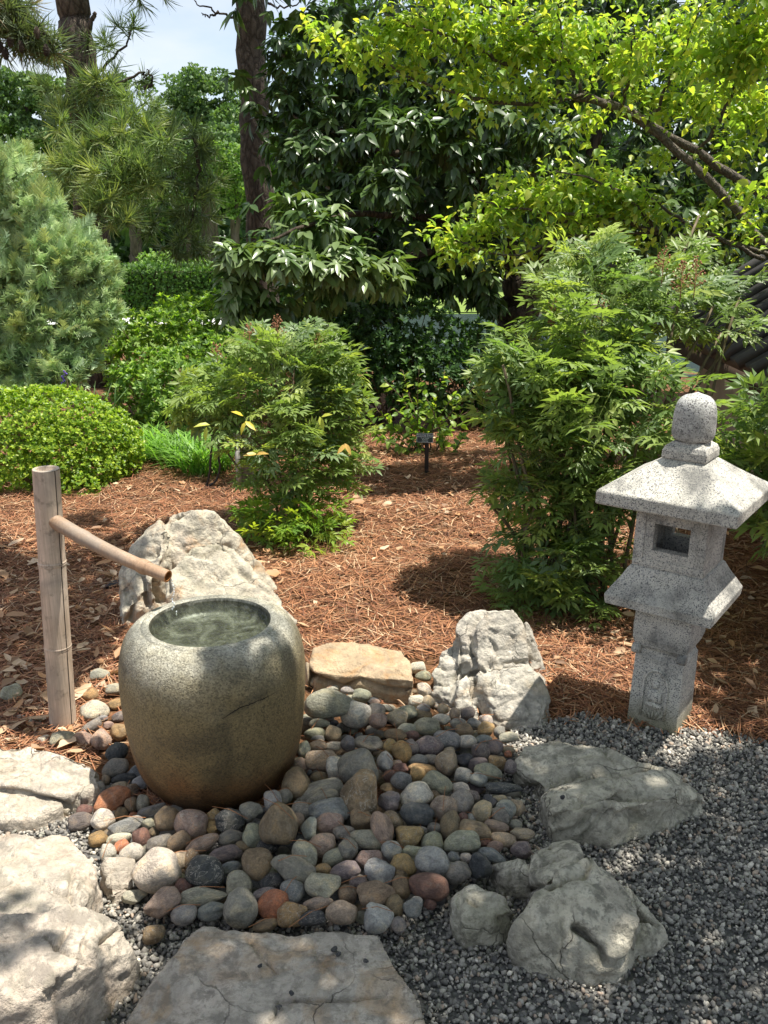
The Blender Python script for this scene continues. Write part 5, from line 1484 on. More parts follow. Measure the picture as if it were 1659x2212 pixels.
# centre nandina
c0 = at_z(635, 1150, 0)
nan1 = thing('nandina', 'bushy green nandina with lacy leaves in the centre of the straw bed', 'shrub', (c0[0], c0[1], 0), 'nandina shrubs')
yb = c0[1]
def bl(qx, qy, Yd, rx, rz, n, ry=None):
    p = at_y(qx, qy, Yd)
    return (p, (rx, ry or rx * 0.8, rz), n)
L = Leaves(FROND, NAND_Y, 0.14)
bb = [bl(610, 800, yb, .36, .22, 60), bl(480, 850, yb - .05, .24, .18, 34), bl(700, 880, yb, .22, .24, 34), bl(610, 930, yb - .1, .34, .25, 60), bl(640, 1020, yb - .12, .26, .20, 40), bl(740, 960, yb, .15, .2, 16), bl(600, 750, yb + .1, .22, .12, 18), bl(430, 880, yb - .05, .14, .10, 14), bl(720, 800, yb, .16, .12, 14)]
for b in bb:
    n_ = b[2]
    b = (b[0], b[1], int(n_ * 1.6))
    fronds(L, [b], 0.19, 0.25, c0, rng.choice(5, b[2], p=[.28, .27, .17, .16, .12]))
L.finish(nan1, M['leaf'], 284)
L = Leaves([leaf_t(0.2, 0.05, 0.15, 8), leaf_t(0.17, 0.06, 0.3, 8)], [(0.40, 0.33, 0.045), (0.36, 0.24, 0.07), (0.28, 0.30, 0.05)], 0.1)
for qx_, qy_, k_ in ((530, 905, 0), (690, 900, 2), (745, 958, 1), (455, 915, 2), (560, 985, 1)):
    for m_ in range(3 if k_ == 0 else 2):
        L.add(at_y(qx_ + rng.normal(0, 4), qy_ + rng.normal(0, 4), yb - .42)[None], np.array([[math.cos(m_ * 1.9 + qx_), -.6, math.sin(m_ * 1.9 + qx_) - .3]]), np.array([[0, -.7, 1.0]]), 0.062 + 0.02 * rng.random(), k_)
L.finish(nan1, M['leaf'], 20, 'yellow_leaf')
canes(nan1, c0, [np.asarray(b[0]) + rng.normal(0, 0.06, 3) for b in bb for _ in range(2)], 0.008, 0.09)
for q in ((540, 735), (600, 715), (690, 755), (470, 770), (625, 840)):
    panicle(nan1, at_y(q[0], q[1] + 15, yb), 0.10)

c1 = at_z(640, 1178, 0)
nan1b = thing('nandina', 'low lime green nandina clump at the foot of the centre shrub', 'shrub', (c1[0], c1[1], 0), 'nandina shrubs')
L = Leaves(FROND_S, NAND_L, 0.12)
bb = [bl(600, 1110, c1[1] - .03, .20, .10, 30), bl(690, 1100, c1[1], .15, .12, 20), bl(650, 1140, c1[1] - .12, .22, .08, 28), bl(570, 1130, c1[1] - .05, .12, .07, 12)]
fronds(L, bb, 0.17, 0.3, c1)
canes(nan1b, c1, [b[0] for b in bb for _ in range(2)], 0.004, 0.05)
L.finish(nan1b, M['lime'], 100)

# big right nandina
c2 = at_z(1255, 1290, 0)
c2[1] = max(c2[1], 3.55)
c2 = np.array([0.86, 3.70, 0.0])
nan2 = thing('nandina', 'tall dense nandina behind the stone lantern with arching sprays', 'shrub', (c2[0], c2[1], 0), 'nandina shrubs')
yb = c2[1]
L = Leaves(FROND, NAND, 0.14)
bb = [bl(1300, 650, yb + .15, .34, .18, 52), bl(1250, 750, yb, .28, .20, 44), bl(1310, 780, yb, .20, .20, 42), bl(1170, 830, yb - .05, .26, .16, 36), bl(1280, 870, yb - .15, .40, .26, 66),
      bl(1185, 950, yb - .1, .22, .16, 32), bl(1300, 990, yb - .1, .28, .22, 42), bl(1220, 1080, yb - .1, .28, .22, 44), bl(1180, 1190, yb - .15, .22, .2, 34), bl(1270, 1230, yb - .2, .22, .22, 34), bl(1170, 1290, yb - .25, .18, .12, 22), bl(1290, 1350, yb - .3, .18, .14, 28), bl(1440, 620, yb + .2, .18, .12, 18), bl(1540, 640, yb + .3, .12, .06, 5), bl(1540, 690, yb + .2, .2, .10, 13), bl(1600, 640, yb + .3, .16, .10, 9), bl(1110, 790, yb - .1, .12, .06, 8), bl(1085, 1040, yb - .15, .08, .05, 4), bl(1120, 900, yb - .1, .14, .1, 12), bl(1300, 560, yb + .3, .22, .10, 16), bl(1480, 560, yb + .5, .16, .08, 8)]
for b in bb:
    b = (b[0], b[1], int(b[2] * 1.5))
    fronds(L, [b], 0.205, 0.25, c2, rng.choice(5, b[2], p=[.28, .26, .2, .12, .14]))
canes(nan2, c2, [np.asarray(b[0]) + rng.normal(0, 0.08, 3) for b in bb for _ in range(2)] + [np.array([c2[0] + rng.uniform(-.25, .35), c2[1] + rng.uniform(-.1, .2), rng.uniform(.5, .95)]) for _ in range(14)], 0.010, 0.16)
L.finish(nan2, M['leaf'], 300)
for q in ((1190, 700), (1300, 690), (1430, 590), (1470, 620), (1255, 770), (1500, 610)):
    panicle(nan2, at_y(q[0], q[1] + 15, yb), 0.11)

# nandina at the right edge
c3 = np.array([1.72, 3.35, 0.0])
nan3 = thing('nandina', 'nandina at the right edge reaching in front of the plaster wall', 'shrub', tuple(c3), 'nandina shrubs')
L = Leaves(FROND, NAND[:4], 0.12)
bb = [bl(1655, 890, 3.25, .08, .06, 5), bl(1620, 990, 3.35, .14, .08, 16), bl(1720, 950, 3.3, .2, .25, 30), bl(1650, 1010, 3.3, .14, .08, 14), bl(1760, 1150, 3.2, .2, .2, 24)]
fronds(L, bb, 0.26, 0.2)
canes(nan3, c3, [np.asarray(b[0]) - np.array([0, 0, .08]) for b in bb[1:]], 0.006, 0.08)
L.finish(nan3, M['leaf'], 120)

# shrubs with countless small leaves
def shrub(name, label, loc, blobs, tpl, pal, mat, size, k=6, group=None, cat='shrub', spread=1.0, shell=0.6, lump=0.2, stems=10, stem_mat='twig'):
    t = thing(name, label, cat, (loc[0], loc[1], 0), group)
    L = Leaves(tpl, pal, 0.16)
    for c, r, n in blobs:
        P, A = blob(c, r, n, shell, lump, 4)
        A = unit(A + UPV * 0.35 + 0.3 * rng.normal(size=A.shape))
        rosettes(L, P, A, k, size, spread)
    parts = []
    for c, r, n in blobs:
        for _ in range(stems):
            e = np.asarray(c) + rng.normal(0, 0.4, 3) * np.asarray(r)
            b = np.array([loc[0] + rng.normal(0, .12), loc[1] + rng.normal(0, .1), -0.02])
            p = smooth_path([b, (b + e) / 2 + rng.normal(0, .04, 3), e], 6)
            parts.append(tube_vt(p, np.linspace(0.010, 0.003, len(p)), 5, False))
    child('stems', mesh_np('stems', *join_parts(parts)), M[stem_mat], t)
    L.finish(t, mat, 0)
    return t

SMALL = [leaf_t(0.30, 0.08, 0.1, 2), leaf_t(0.34, 0.1, 0.05, 2)]
AZ = [leaf_t(0.24, 0.07, 0.12, 4), leaf_t(0.28, 0.07, 0.2, 4)]
C_AZ = [(0.10, 0.17, 0.022), (0.14, 0.22, 0.028), (0.075, 0.135, 0.025), (0.19, 0.26, 0.035)]
p = at_y(95, 985, 5.65)
shrub('clipped_shrub', 'rounded clipped yellow green shrub at the left on the straw', (p[0], p[1]), [((p[0], p[1], .20), (.60, .50, .43), 4800), ((p[0] + .26, p[1] - .10, .16), (.34, .34, .27), 1700), ((p[0] + .36, p[1] - .42, .05), (.12, .12, .09), 160), ((p[0] - .3, p[1], .32), (.4, .4, .3), 1000)], SMALL, [(0.105, 0.165, 0.018), (0.155, 0.22, 0.022), (0.07, 0.125, 0.018), (0.21, 0.26, 0.03)], M['leaf'], 0.027, 6, shell=0.80, lump=0.12, stems=3)

def sq(qx, qy, Yd, rx, rz, n, ry=None): return bl(qx, qy, Yd, rx, rz, n, ry)
shrub('azalea', 'lime green azalea in front of the far hedge', at_y(420, 900, 8.0)[:2], [sq(430, 700, 8.0, .55, .28, 520), sq(350, 740, 7.8, .5, .32, 450), sq(500, 730, 8.1, .45, .28, 300), sq(290, 770, 7.8, .3, .3, 200)], AZ, C_AZ, M['leaf'], 0.052, 7, 'azaleas in the back of the bed')
shrub('azalea', 'mid green azalea between the grey green conifer and the centre nandina', at_y(400, 960, 6.9)[:2], [sq(360, 830, 6.9, .45, .28, 420), sq(440, 800, 7.0, .4, .28, 360), sq(300, 860, 6.8, .25, .25, 200), sq(410, 900, 6.7, .42, .22, 360), sq(520, 780, 7.2, .3, .25, 200)], AZ, [(0.08, 0.14, 0.028), (0.11, 0.18, 0.03), (0.065, 0.12, 0.03), (0.16, 0.23, 0.05)], M['leaf'], 0.048, 7, 'azaleas in the back of the bed')
DK = [(0.035, 0.075, 0.022), (0.05, 0.095, 0.024), (0.028, 0.06, 0.02)]  # azalea greens darkened, the evergreen's shade put into the leaf colour
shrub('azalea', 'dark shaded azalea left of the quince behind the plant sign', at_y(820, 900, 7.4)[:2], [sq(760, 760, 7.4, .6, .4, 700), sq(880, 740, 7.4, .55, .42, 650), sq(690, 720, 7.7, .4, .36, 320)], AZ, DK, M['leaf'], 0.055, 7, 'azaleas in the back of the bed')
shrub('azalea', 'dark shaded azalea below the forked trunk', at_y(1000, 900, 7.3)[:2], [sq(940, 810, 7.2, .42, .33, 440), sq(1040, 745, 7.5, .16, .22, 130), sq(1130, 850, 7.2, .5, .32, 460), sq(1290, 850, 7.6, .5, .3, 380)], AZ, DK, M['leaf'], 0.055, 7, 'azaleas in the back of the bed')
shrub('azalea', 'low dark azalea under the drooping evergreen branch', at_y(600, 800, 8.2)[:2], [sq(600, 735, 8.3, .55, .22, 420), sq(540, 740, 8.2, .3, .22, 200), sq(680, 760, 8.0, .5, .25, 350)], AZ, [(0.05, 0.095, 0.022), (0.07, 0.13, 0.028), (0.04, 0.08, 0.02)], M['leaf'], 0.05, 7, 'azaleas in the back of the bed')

# grey green conifer
def spray_template(seed):
    r = np.random.default_rng(seed)
    parts = []
    def stick(p, q, w):
        d = unit(q - p); s = unit(np.cross(d, np.array([0.1, 0.2, 1.0]))) * w
        V = np.array([p - s, p + s, q + s * 0.25, q - s * 0.25]); parts.append((V, np.array([(0, 1, 2), (0, 2, 3)])))
    stick(np.array([0, 0, 0.]), np.array([0, 0.95, -0.04]), 0.035)
    for k in range(9):
        s = 0.12 + 0.8 * k / 9
        for sg in (-1, 1):
            l_ = 0.42 * (1.1 - s) * r.uniform(0.7, 1.2) + 0.06
            q = np.array([0, s, -0.04 * s])
            e = q + np.array([sg * 0.75, 0.8, r.normal(0.0, 0.35)]) * l_
            stick(q, e, 0.034)
    return join_parts(parts)
SPRAY = [spray_template(k) for k in range(5)]
jl = at_y(30, 1050, 7.1)
con = thing('conifer', 'grey green feathery conifer filling the left edge', 'conifer', (jl[0], jl[1], 0))
L = Leaves(SPRAY, [(0.135, 0.185, 0.10), (0.17, 0.225, 0.125), (0.105, 0.15, 0.075), (0.16, 0.185, 0.075), (0.205, 0.255, 0.155)], 0.2)
for qx, qy, yd, rx, rz, n in ((-20, 420, 7.1, .42, .30, 420), (60, 470, 7.0, .30, .26, 420), (110, 560, 6.9, .36, .28, 600), (180, 590, 6.9, .24, .22, 420), (40, 620, 6.8, .42, .28, 520), (190, 680, 6.85, .22, .20, 330), (90, 700, 6.75, .36, .22, 460), (20, 780, 6.7, .32, .2, 360), (120, 790, 6.7, .26, .18, 320), (170, 770, 6.8, .16, .14, 140), (-120, 550, 7.1, .6, .6, 500), (200, 640, 7.0, .18, .2, 200), (20, 350, 7.2, .22, .16, 170), (30, 860, 6.5, .2, .12, 130)):
    c = at_y(qx, qy, yd)
    P, A = blob(c, (rx, rx * .75, rz), n, 0.55, 0.32, qx)
    A = unit(A * 0.9 + UPV * 0.55 + np.array([0.25, -.1, 0]) + 0.35 * rng.normal(size=A.shape))
    S = 0.12 + 0.075 * rng.random(n)
    L.add(P - A * S[:, None] * 0.5, A, perp(A), S)
parts = []
for qx, qy in ((40, 480), (120, 600), (60, 680), (150, 720), (0, 560), (90, 800), (20, 400), (180, 640)):
    e = at_y(qx, qy, 6.95); b = np.array([jl[0], jl[1] + .2, 0.0])
    pth = smooth_path([b, (b + e) / 2 + np.array([0, .05, .1]), e], 7)
    parts.append(tube_vt(pth, np.linspace(.03, .008, len(pth)), 6, False))
child('branches', mesh_np('branches', *join_parts(parts)), M['bark_dark'], con)
L.finish(con, M['conifer'], 0)

# grass clump
gc0 = at_z(400, 1030, 0)
gr = thing('grass_clump', 'clump of long arching grass blades beside the clipped shrub', 'grass clump', (gc0[0], gc0[1], 0))
BL = []
for k in range(4):
    V, T = [], []
    for i, s in enumerate(np.linspace(0, 1, 6)):
        w_ = 0.016 * (1 - s ** 2.5) + 0.001
        V += [(-w_, s * (1 - 0.18 * s), -0.42 * s ** 2.2 * (0.7 + 0.2 * k)), (w_, s * (1 - 0.18 * s), -0.42 * s ** 2.2 * (0.7 + 0.2 * k))]
    for i in range(5):
        T += [(2 * i, 2 * i + 1, 2 * i + 3), (2 * i, 2 * i + 3, 2 * i + 2)]
    BL.append((np.array(V), np.array(T)))
L = Leaves(BL, [(0.10, 0.19, 0.035), (0.14, 0.24, 0.05), (0.075, 0.15, 0.03)], 0.15)
for qx, qy, n in ((330, 1000, 130), (390, 1012, 160), (440, 1030, 160), (470, 1020, 110), (360, 985, 120), (420, 1000, 120)):
    c = at_z(qx, qy, 0)
    P = c + rng.normal(0, 1, (n, 3)) * np.array([.05, .05, 0]) + np.array([0, 0, .012])
    a_ = rng.uniform(0, 6.28, n)
    D = unit(np.stack([np.cos(a_), np.sin(a_), 1.1 + rng.random(n) * 1.2], -1))
    L.add(P, D, UPV + 0.0 * D - D * 0.2 + np.stack([-np.cos(a_), -np.sin(a_), 0 * a_], -1), 0.30 + 0.16 * rng.random(n))
L.finish(gr, M['leaf'], 250, 'blade', 'blades')

# iris fan and a purple flower spike between the conifer and the azalea
ip = at_y(215, 900, 6.25)
ir = thing('iris_plant', 'few broad sword shaped leaves above the clipped shrub', 'plant', (ip[0], ip[1], 0))
L = Leaves([BL[0]], [(0.10, 0.17, 0.07), (0.13, 0.2, 0.08)], 0.1)
for qx, a_ in ((190, -0.25), (205, 0.1), (225, 0.35), (240, 0.7), (250, 0.1), (235, -0.5)):
    b = at_y(qx, 905, 6.25); b[2] = 0.35
    d = unit(np.array([[math.sin(a_), -0.1, math.cos(a_)]]))
    L.add(b[None], d, np.array([[0.1, -1.0, 0.1]]), 0.24)
L.S = [s * 1.0 for s in L.S]
L.finish(ir, M['leaf'], 6, 'blade', 'blades')
v, t_ = tube_vt([(ip[0], ip[1], 0), (ip[0], ip[1], .4)], 0.03, 6)
child('root_stock', mesh_np('root_stock', v, t_), M['stem'], ir)
fp = at_y(140, 770, 6.2)
fl = thing('flower_spike', 'thin stem with a small purple flower spike above the clipped shrub', 'flower', (fp[0], fp[1], 0))
b_ = at_y(150, 850, 6.2)
v, t_ = tube_vt(smooth_path([(b_[0] + .02, b_[1], 0.1), b_, at_y(140, 800, 6.2)], 8), 0.004, 5)
child('stem', mesh_np('stem', v, t_), M['stem'], fl)
parts = [(ICO_V * 0.008 + at_y(140 - k * .4 + rng.normal(0, 2.5), 802 + k * 2.8, 6.2), ICO_T) for k in range(12)]
child('bloom', mesh_np('bloom', *join_parts(parts)), M['flower'], fl)

# quince behind the sign
q0 = at_z(935, 985, 0)
qu = thing('quince_shrub', 'sparse quince shrub with thin branches behind the plant sign', 'shrub', (q0[0], q0[1], 0))
L = Leaves([leaf_t(0.30, 0.08, 0.15, 8), leaf_t(0.34, 0.1, 0.25, 8)], [(0.10, 0.17, 0.035), (0.16, 0.24, 0.045), (0.22, 0.28, 0.05), (0.07, 0.13, 0.03)], 0.15)
tips = [(800, 860), (790, 910), (830, 820), (870, 800), (900, 830), (850, 880), (940, 870), (985, 850), (1010, 890), (1000, 940), (960, 930), (880, 930), (820, 950), (1030, 830), (905, 790), (870, 850), (960, 800), (1000, 910), (780, 880), (840, 920)]
for (qx, qy) in tips:
    e = at_y(qx, qy, q0[1] + rng.uniform(-.25, .3)); b = q0 + np.array([rng.normal(0, .08), rng.normal(0, .06), -.02])
    pth = smooth_path([b, b * .6 + e * .4 + np.array([rng.normal(0, .06), 0, rng.uniform(-.02, .05)]), e], 9, 0.006)
    v, t_ = tube_vt(pth, np.linspace(.0075, .002, len(pth)), 5)
    child('branch', mesh_np('branch', v, t_, smooth=True), M['twig'], qu)
    k = 22
    s = 0.45 + 0.55 * rng.random(k)
    P = np.stack([np.interp(s, np.linspace(0, 1, len(pth)), pth[:, i]) for i in range(3)], -1)
    A = unit(np.gradient(pth, axis=0))[-1][None].repeat(k, 0)
    D = unit(A * .5 + perp(A) + rng.normal(0, .3, (k, 3)))
    L.add(P, D, unit(UPV + .5 * rng.normal(size=(k, 3))), 0.045 + 0.03 * rng.random(k), rng.choice(4, k, p=[.35, .25, .15, .25]))
L.finish(qu, M['lime'], 300)

# ------------------------------------------------------------------ plant sign
sb = at_z(921, 1037, 0); sY = sb[1]
sg = thing('plant_sign', 'small black plant label with white lettering on a black stake', 'plant sign', (sb[0], sb[1], 0))
bm = bmesh.new()
top = at_y(917, 955, sY)
bmesh.ops.create_cube(bm, size=1, matrix=Matrix.Translation((sb[0], sY, (top[2] - .06) / 2)) @ Matrix.Diagonal((0.026, 0.008, top[2] + .06, 1)))
child('stake', bm_mesh('stake', bm), M['black'], sg)
pc = at_y(918, 946, sY - 0.012)
PW, PH = 0.106, 0.062
tilt = math.radians(-28)
MT = Matrix.Translation(pc) @ Matrix.Rotation(math.pi / 2 + tilt, 4, 'X') @ Matrix.Rotation(math.radians(-1.5), 4, 'Z')
bm = bmesh.new(); bmesh.ops.create_cube(bm, size=1, matrix=MT @ Matrix.Diagonal((PW, PH, 0.003, 1)))
plate = child('plate', bm_mesh('plate', bm), M['plate'], sg)
bm = bmesh.new()
for x_, y_, w_, h_ in ((0, PH / 2 - .0008, PW, .0014), (0, -PH / 2 + .0008, PW, .0014), (-PW / 2 + .0008, 0, .0014, PH - .0032), (PW / 2 - .0008, 0, .0014, PH - .0032)):
    bmesh.ops.create_cube(bm, size=1, matrix=MT @ Matrix.Translation((x_, y_, 0.0019)) @ Matrix.Diagonal((w_, h_, 0.0008, 1)))
child('border', bm_mesh('border', bm), M['white'], plate)
for txt, y_, s_ in (('Flowering Quince', 0.0195, 0.0150), ('Chaenomeles speciosa', 0.0080, 0.0112), ("'Toyo Nishiki'", -0.0025, 0.0098), ('Rosaceae', -0.0125, 0.0098), ('Cultivated', -0.0225, 0.0098)):
    cu = bpy.data.curves.new('lettering', 'FONT'); cu.body = txt; cu.size = s_; cu.align_x = 'CENTER'; cu.align_y = 'CENTER'; cu.extrude = 0.0002; cu.resolution_u = 2
    tmp = bpy.data.objects.new('tmp', cu); COL.objects.link(tmp)
    bpy.context.view_layer.update()
    me = bpy.data.meshes.new_from_object(tmp.evaluated_get(bpy.context.evaluated_depsgraph_get()))
    bpy.data.objects.remove(tmp)
    me.transform(MT @ Matrix.Translation((0, y_, 0.0019)))
    me.materials.clear(); me.name = 'lettering'
    child('lettering', me, M['white'], plate)

# ------------------------------------------------------------------ outlet post with cables
ob = at_z(517, 1052, 0); oY = ob[1]
op = thing('outlet_post', 'grey weatherproof outlet box on a short post behind the nandina', 'outlet post', (ob[0], oY, 0))
def cube_child(name, c, s, mat, parent, rz=0.0, bev=0.0):
    bm = bmesh.new(); bmesh.ops.create_cube(bm, size=1, matrix=Matrix.Translation(c) @ Matrix.Rotation(rz, 4, 'Z') @ Matrix.Diagonal((*s, 1)))
    if bev: bmesh.ops.bevel(bm, geom=bm.edges[:], offset=bev, segments=2, affect='EDGES')
    return child(name, bm_mesh(name, bm), mat, parent)
bt = at_y(503, 925, oY - .08); bw = at_y(528, 915, oY)
cube_child('post', (bw[0], oY + .03, bw[2] / 2), (0.085, 0.085, bw[2] + .06), M['wood_grey'], op)
bx = cube_child('box', (bt[0], oY - .07, bt[2] - .025), (0.085, 0.06, 0.13), M['grey_pl'], op, 0.25, 0.006)
cube_child('lid', (bt[0] - .044, oY - .08, bt[2] - .03), (0.022, 0.055, 0.10), M['black'], bx, 0.25, 0.004)
v, t_ = tube_vt([(ob[0] + .01, oY - .06, -.02), (ob[0] + .008, oY - .06, bt[2] - .09)], 0.016, 10)
child('conduit', mesh_np('conduit', v, t_, smooth=True), M['grey_pl'], op)
for k, qs in enumerate((((492, 915), (462, 935), (455, 990), (453, 1020), (444, 1055), (430, 1066)), ((492, 932), (475, 945), (472, 985), (475, 1010), (465, 1040), (440, 1062)))):
    pts = [at_y(a_, b_, oY - .09) for a_, b_ in qs]
    pts = [np.array([q_[0], q_[1], max(q_[2], 0.02)]) for q_ in pts]
    v, t_ = tube_vt(smooth_path(pts, 24), 0.0075, 8)
    tag(link('power_cable', mesh_np('power_cable', v, t_, smooth=True), M['black']), ('outer' if k == 0 else 'inner') + ' black cable looping down from the outlet box to the straw', 'cable', 'black cables')
pts = [at_z(228, 1268, .03), at_z(250, 1262, .035), at_z(290, 1255, .03)]
for k in range(2):
    v, t_ = tube_vt(smooth_path([q_ + np.array([0, .03 * k, 0]) for q_ in pts], 8), 0.010, 8)
    tag(link('power_cable', mesh_np('power_cable', v, t_, smooth=True), M['black']), ('front' if k == 0 else 'rear') + ' short black cable on the straw left of the cream boulder', 'cable', 'black cables')

# ------------------------------------------------------------------ evergreen tree with drooping glossy leaves
def limb(parent, pts, r0, r1, mat, name='branch', n=8, jit=0.004, steps=14):
    p = smooth_path(pts, steps, jit)
    v, t = tube_vt(p, np.linspace(r0, r1, len(p)), n)
    return child(name, mesh_np(name, v, t, smooth=True), mat, parent), p

EVT = [leaf_t(0.19, 0.05, 0.16, 8), leaf_t(0.17, 0.06, 0.28, 8), leaf_t(0.21, 0.04, 0.10, 8)]
EVC = [(0.045, 0.080, 0.024), (0.060, 0.105, 0.030), (0.035, 0.065, 0.024), (0.075, 0.12, 0.034), (0.12, 0.17, 0.065), (0.15, 0.20, 0.085)]
tb = np.array([1.30, 8.3, 0.0])
ev = thing('evergreen_tree', 'dark evergreen tree with drooping glossy leaves and a forked trunk', 'tree', tuple(tb))
limb(ev, [tb + (0, 0, -.1), at_y(1118, 700, 8.3), at_y(1125, 640, 8.3), at_y(1128, 590, 8.3)], .20, .17, M['bark_dark'], 'trunk', 14, .008)
limb(ev, [at_y(1126, 630, 8.3), at_y(1112, 560, 8.3), at_y(1080, 480, 8.2), at_y(1010, 360, 8.1), at_y(930, 200, 8.0)], .14, .04, M['bark_dark'], 'limb', 12, .01)
limb(ev, [at_y(1135, 640, 8.28), at_y(1160, 575, 8.25), at_y(1185, 520, 8.3), at_y(1260, 380, 8.4), at_y(1320, 200, 8.5)], .12, .04, M['bark_dark'], 'limb', 12, .01)
L = Leaves(EVT, EVC, 0.14)
def ever(qx, qy, Yd, rx, rz, n, ry=None, size=0.135, up=0.15, pal=(0, 1, 2, 3)):
    c = at_y(qx, qy, Yd)
    P, A = blob(c, (rx, ry or rx * .7, rz), n, 0.35, 0.3, qx)
    A = unit(A + UPV * up + 0.35 * rng.normal(size=A.shape))
    rosettes(L, P, A, 7, size, 1.25, 1.35, rng.choice(pal, n), back=0.35)
for a_ in ((555, 545, 6.5, .26, .13, 24), (500, 560, 6.45, .16, .12, 14), (610, 560, 6.5, .30, .12, 26), (690, 570, 6.6, .32, .14, 28), (770, 590, 6.6, .30, .16, 28), (640, 440, 6.9, .22, .14, 20), (690, 480, 6.8, .26, .12, 20), (740, 540, 6.7, .2, .12, 18), (820, 560, 6.8, .25, .18, 24), (510, 640, 6.5, .15, .22, 26), (560, 660, 6.6, .2, .16, 24), (650, 640, 6.8, .35, .2, 34)):
    ever(*a_, up=0.5, pal=(1, 3, 4, 4, 5))  # sunlit near branches: the light is put into paler leaf colours
for a_ in ((800, 470, 7.9, .75, .55, 150), (700, 340, 8.0, .55, .5, 120), (880, 340, 8.0, .8, .6, 170), (640, 250, 8.3, .30, .45, 50), (622, 110, 8.5, .26, .5, 38), (520, 170, 8.4, .12, .12, 5), (545, 250, 8.3, .1, .14, 5), (720, 160, 8.3, .55, .6, 130), (880, 130, 8.3, .8, .7, 170), (1020, 280, 8.2, .8, .7, 170), (1000, 480, 8.0, .7, .6, 150), (860, 590, 7.9, .6, .4, 120), (1010, 590, 7.8, .3, .25, 56), (1050, 640, 7.9, .16, .2, 26), (1180, 330, 8.6, .9, .8, 180), (1330, 420, 8.6, .9, .7, 180), (1490, 350, 8.8, 1.0, .9, 190), (1620, 380, 8.6, .8, 1.0, 140), (1200, 120, 8.8, 1.0, .7, 150), (1450, 120, 9.0, 1.1, .8, 150), (1640, 120, 8.8, .8, .9, 110), (660, 520, 7.7, .5, .4, 90), (740, 640, 7.6, .6, .3, 100), (850, 280, 7.2, .35, .2, 36), (1040, 250, 7.3, .4, .2, 40), (980, 330, 7.3, .35, .2, 36), (1180, 290, 7.4, .3, .14, 26), (840, 400, 7.1, .3, .16, 28), (1480, 480, 8.0, .7, .4, 110), (1360, 480, 7.9, .5, .25, 70)):
    ever(*a_)
for a_ in ((1560, 530, 8.8, .6, .3, 80), (1650, 570, 8.6, .5, .3, 60), (1330, 590, 9.2, .6, .3, 90), (1440, 560, 9.0, .5, .3, 70)):
    ever(*a_)
# the crown above the picture
for a_ in ((700, -200, 8.4, 1.2, .8, 130), (1100, -250, 8.6, 1.6, 1.0, 190), (1500, -250, 8.8, 1.6, 1.0, 170)):
    ever(*a_, size=0.19)
for pts in (((1080, 480, 8.2), (900, 470, 7.7), (740, 470, 7.0), (560, 525, 6.5)), ((1080, 480, 8.2), (880, 560, 7.5), (700, 560, 6.8), (500, 620, 6.5)), ((1010, 360, 8.1), (860, 330, 7.8), (700, 300, 8.0), (590, 200, 8.3)), ((1260, 380, 8.4), (1400, 350, 8.6), (1560, 330, 8.7)), ((930, 200, 8), (800, 120, 8.2), (700, 60, 8.3))):
    limb(ev, [at_y(*q) for q in pts], .045, .010, M['bark_dark'], 'branch', 7, .01)
L.finish(ev, M['gloss'], 300)

# ------------------------------------------------------------------ yellow green broadleaf tree on the right
bb_ = np.array([2.75, 5.75, 0.0])
bt_ = thing('broadleaf_tree', 'yellow green broadleaf tree spreading its branches from the right edge', 'tree', tuple(bb_))
limb(bt_, [bb_ + (0, 0, -.1), bb_ + (-.05, 0, .6), at_y(1700, 600, 5.75)], .11, .075, M['bark_grey'], 'trunk', 12, .004)
limb(bt_, [at_y(1700, 600, 5.75), at_y(1625, 498, 5.75), at_y(1560, 420, 5.75), at_y(1490, 350, 5.8), at_y(1400, 275, 5.8), at_y(1330, 235, 5.8), at_y(1262, 205, 5.8)], .030, .021, M['bark_grey'], 'branch', 10, .004)
limb(bt_, [at_y(1720, 470, 6.0), at_y(1600, 390, 6.0), at_y(1500, 325, 5.95), at_y(1400, 268, 5.9), at_y(1340, 232, 5.85), at_y(1290, 220, 5.8), at_y(1200, 200, 5.8), at_y(1120, 190, 5.8)], .030, .015, M['bark_grey'], 'branch', 10, .004)
TW = [((1262, 205, 5.8), (1235, 150, 5.8), (1215, 110, 5.8), (1210, 50, 5.8), (1205, 0, 5.8)), ((1215, 140, 5.8), (1150, 110, 5.75), (1090, 85, 5.7)), ((1215, 120, 5.8), (1140, 60, 5.7), (1060, 20, 5.7), (980, -20, 5.6)), ((1262, 205, 5.8), (1150, 225, 5.7), (1040, 215, 5.65), (980, 200, 5.6), (900, 175, 5.6), (850, 145, 5.5), (800, 110, 5.5)), ((1120, 150, 5.75), (1020, 100, 5.6), (900, 60, 5.5), (830, 30, 5.5)), ((1400, 270, 5.8), (1440, 190, 5.8), (1480, 110, 5.75), (1510, 20, 5.7)), ((1500, 340, 5.8), (1560, 250, 5.6), (1600, 150, 5.5), (1620, 40, 5.4)), ((1340, 235, 5.8), (1360, 150, 5.6), (1370, 60, 5.5)),
      ((1700, 560, 5.7), (1560, 520, 5.6), (1420, 505, 5.5), (1310, 498, 5.45), (1240, 480, 5.4)), ((1420, 505, 5.5), (1320, 470, 5.45), (1200, 460, 5.35), (1100, 450, 5.3), (1030, 430, 5.3)), ((1310, 498, 5.45), (1210, 515, 5.35), (1120, 550, 5.3), (1040, 545, 5.25)), ((1040, 545, 5.25), (990, 520, 5.25), (950, 515, 5.25)), ((1420, 500, 5.5), (1360, 430, 5.4), (1290, 390, 5.35), (1200, 370, 5.3)), ((1650, 560, 5.6), (1500, 490, 5.5), (1420, 440, 5.4), (1390, 400, 5.4))]
